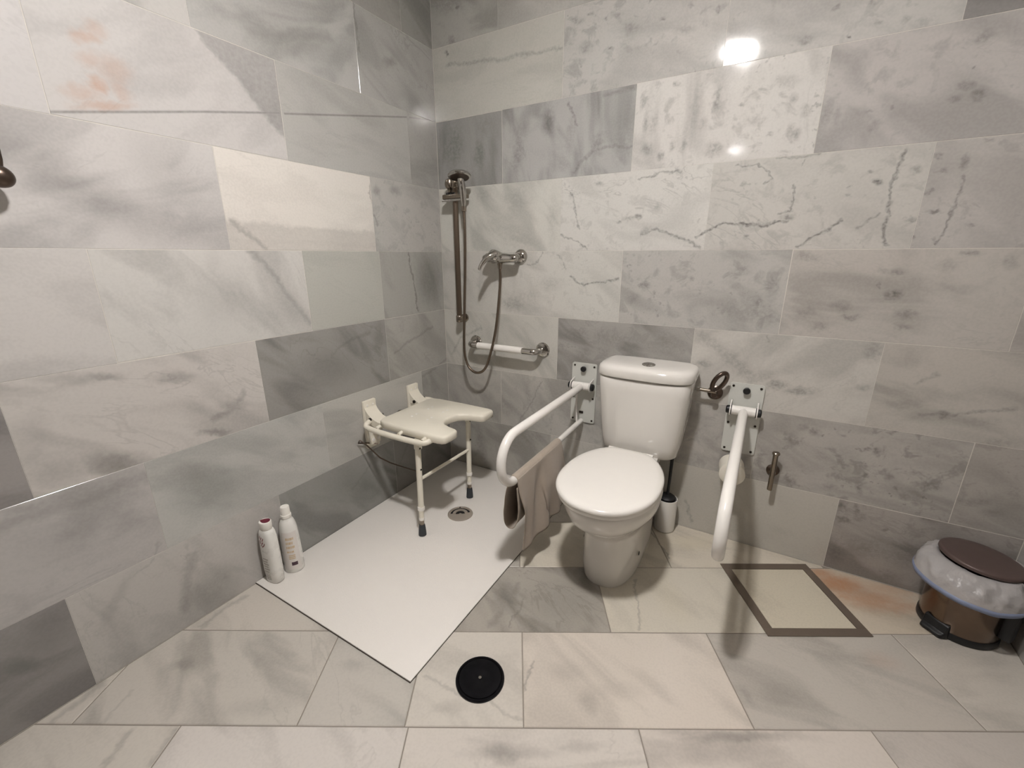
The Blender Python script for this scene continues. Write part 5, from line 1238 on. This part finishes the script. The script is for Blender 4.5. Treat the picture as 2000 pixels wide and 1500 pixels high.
# ------------------------------------------------------------------ shampoo bottles on the tray
def oval(cx, cy, z, ra, rb, rot, n=36, e=2.4):
    out = []
    for k in range(n):
        a = 2 * math.pi * k / n
        x = math.copysign(abs(math.cos(a)) ** (2 / e), math.cos(a)) * ra
        y = math.copysign(abs(math.sin(a)) ** (2 / e), math.sin(a)) * rb
        out.append((cx + x * math.cos(rot) - y * math.sin(rot), cy + x * math.sin(rot) + y * math.cos(rot), z))
    return out
def on_body(prof, cx, cy, rot, e, a, z, off=0.0005):
    """point on an oval bottle body at angle a and height z"""
    for (z0, ra0, rb0), (z1, ra1, rb1) in zip(prof[:-1], prof[1:]):
        if z0 <= z <= z1:
            q = (z - z0) / max(1e-6, z1 - z0); ra, rb = ra0 + (ra1 - ra0) * q + off, rb0 + (rb1 - rb0) * q + off
            break
    x = math.copysign(abs(math.cos(a)) ** (2 / e), math.cos(a)) * ra
    y = math.copysign(abs(math.sin(a)) ** (2 / e), math.sin(a)) * rb
    return Vector((cx + x * math.cos(rot) - y * math.sin(rot), cy + x * math.sin(rot) + y * math.cos(rot), z))
def patch(bm, fn, a0, a1, z0, z1, slant=0.0, na=4, nz=2, off=0.0006):
    g = [[bm.verts.new(fn(a0 + (a1 - a0) * i / na + slant * j / nz, z0 + (z1 - z0) * j / nz, off)) for j in range(nz + 1)] for i in range(na + 1)]
    for i in range(na):
        for j in range(nz): bm.faces.new((g[i][j], g[i + 1][j], g[i + 1][j + 1], g[i][j + 1]))
zb = TZ
# flat bottle with a maroon drop on its cap
c1, r1, e1 = (0.052, -1.142), math.radians(8), 2.8
p1 = [(zb, 0.030, 0.019), (zb + 0.003, 0.033, 0.022), (zb + 0.05, 0.035, 0.024), (zb + 0.13, 0.0345, 0.024), (zb + 0.19, 0.032, 0.0235), (zb + 0.210, 0.0285, 0.022), (zb + 0.221, 0.0225, 0.0195), (zb + 0.224, 0.020, 0.0178)]
t = thing('shampoo_bottle', 'shorter white shampoo bottle with a maroon drop on its cap', 'bottle', (c1[0], c1[1], zb), 'bottles on the tray')
bm = BM(); rings_loft(bm, [oval(c1[0], c1[1], z, a, b, r1, 36, e1) for z, a, b in p1]); link('body', bm, M['bottle'], t, angle=50)
bm = BM(); rings_loft(bm, [oval(c1[0], c1[1], z, a, b, r1, 36, 2.2) for z, a, b in ((zb + 0.223, 0.0185, 0.0170), (zb + 0.225, 0.0205, 0.0185), (zb + 0.250, 0.0215, 0.0195), (zb + 0.255, 0.0205, 0.0185), (zb + 0.256, 0.0185, 0.0165))]); cp = link('cap', bm, M['cap_white'], t, angle=50)
bm = BM(); pts = []
for k in range(28):
    a = 2 * math.pi * k / 28
    x = -0.0180 * math.cos(a); y = 0.0165 * math.sin(a) * (math.sin(a / 2) ** 0.7 if True else 1)
    pts.append((x, y))
rr = math.radians(28)
rings_loft(bm, [[(c1[0] + x * math.cos(rr) - y * math.sin(rr), c1[1] + x * math.sin(rr) + y * math.cos(rr), zb + z) for x, y in pts] for z in (0.2558, 0.2573)])
link('cap_drop', bm, M['maroon'], cp, angle=40)
f1 = lambda a, z, off: on_body(p1, c1[0], c1[1], r1, e1, a, z, off)
A0 = math.radians(-92)
bm = BM()
for k, (da, z0, h, w) in enumerate([(-0.42, 0.192, 0.012, 0.10), (-0.28, 0.190, 0.013, 0.08), (-0.14, 0.187, 0.012, 0.10), (0.0, 0.184, 0.013, 0.08), (-0.40, 0.174, 0.012, 0.10), (-0.24, 0.171, 0.013, 0.10), (-0.08, 0.168, 0.012, 0.09), (0.08, 0.166, 0.011, 0.10), (-0.20, 0.160, 0.008, 0.09), (-0.06, 0.158, 0.008, 0.10)]):
    patch(bm, f1, A0 + da, A0 + da + w * 0.7, zb + z0, zb + z0 + h, 0.10)
link('brand_print', bm, M['print_maroon'], t, smooth=False)
bm = BM()
for k in range(6):
    patch(bm, f1, A0 - 0.30, A0 + (0.15 if k % 2 else 0.25), zb + 0.105 - 0.011 * k, zb + 0.1085 - 0.011 * k, 0.0)
for k in range(3):
    patch(bm, f1, A0 - 0.25, A0 + 0.2, zb + 0.032 - 0.008 * k, zb + 0.035 - 0.008 * k, 0.0)
link('small_print', bm, M['print_grey'], t, smooth=False)
# taller rounder bottle
c2, r2, e2 = (0.056, -1.066), math.radians(20), 2.1
p2 = [(zb, 0.034, 0.031), (zb + 0.004, 0.0365, 0.0335), (zb + 0.06, 0.036, 0.033), (zb + 0.15, 0.0335, 0.0305), (zb + 0.185, 0.0315, 0.029), (zb + 0.205, 0.028, 0.026), (zb + 0.22, 0.022, 0.021), (zb + 0.228, 0.0165, 0.0165), (zb + 0.232, 0.0165, 0.0165)]
t = thing('shampoo_bottle', 'taller white bottle with plain white cap and gold print', 'bottle', (c2[0], c2[1], zb), 'bottles on the tray')
bm = BM(); rings_loft(bm, [oval(c2[0], c2[1], z, a, b, r2, 36, e2) for z, a, b in p2]); link('body', bm, M['bottle'], t, angle=50)
bm = BM(); lathe(bm, (c2[0], c2[1], zb + 0.231), (0, 0, 1), [(0, 0.0185), (0.003, 0.019), (0.012, 0.0185), (0.013, 0.0165), (0.042, 0.0158), (0.045, 0.0145), (0.046, 0.012)], 32); link('cap', bm, M['cap_white'], t, angle=40)
f2 = lambda a, z, off: on_body(p2, c2[0], c2[1], r2, e2, a, z, off)
L0 = math.radians(-58)
bm = BM(); patch(bm, f2, L0 - 0.95, L0 + 0.9, zb + 0.015, zb + 0.178, 0, 16, 8, 0.0003); link('label_film', bm, M['label_film'], t, angle=180)
bm = BM()
for k in range(4):
    z = 0.150 - 0.018 * k
    for j in range(6 - (k % 2)):
        a = L0 - 0.42 + 0.15 * j
        patch(bm, f2, a, a + (0.09 if (j + k) % 3 else 0.12), zb + z - 0.004, zb + z + (0.006 if k != 3 else 0.003), 0.03, 2, 2, 0.0008)
link('brand_print', bm, M['print_gold'], t, smooth=False)
bm = BM()
for k in range(3): patch(bm, f2, L0 - 0.30, L0 + 0.36, zb + 0.078 - 0.007 * k, zb + 0.0815 - 0.007 * k, 0, 4, 1, 0.0008)
link('small_print', bm, M['print_gold'], t, smooth=False)
bm = BM(); patch(bm, f2, L0 - 0.12, L0 + 0.5, zb + 0.035, zb + 0.050, 0, 6, 2, 0.0008); link('dark_print', bm, M['print_plum'], t, smooth=False)

# ------------------------------------------------------------------ robe hook on the shower-side wall
HY, HZ = -1.560, 1.372
t = thing('robe_hook', 'dark metal round-ended robe hook on the marble wall', 'hook', (0, HY, HZ))
bm = BM(); lathe(bm, (0.0005, HY, HZ + 0.012), (1, 0, 0), [(0, 0.026), (0.006, 0.026), (0.010, 0.020), (0.012, 0.010)], 28); link('rosette', bm, M['steel_dark'], t)
bm = BM(); tube(bm, catmull([(0.008, HY, HZ + 0.012), (0.030, HY + 0.004, HZ + 0.010), (0.046, HY + 0.022, HZ - 0.012), (0.050, HY + 0.034, HZ - 0.022)], 5), 0.0075, 14); link('stem', bm, M['steel_dark'], t)
bm = BM(); bmesh.ops.create_uvsphere(bm, u_segments=28, v_segments=16, radius=1.0)
for v in bm.verts: v.co = Vector((0.052, HY + 0.024, HZ - 0.022)) + Matrix.Rotation(math.radians(-25), 3, 'X') @ Vector((v.co.x * 0.022, v.co.y * 0.025, v.co.z * 0.023))
link('knob', bm, M['steel_dark'], t, angle=180)
bm = BM(); tube(bm, [(0.040, HY + 0.030, HZ - 0.008), (0.041, HY + 0.034, HZ + 0.014), (0.041, HY + 0.034, HZ + 0.034)], [0.007, 0.0065, 0.0075], 12); link('upper_prong', bm, M['steel_dark'], t)
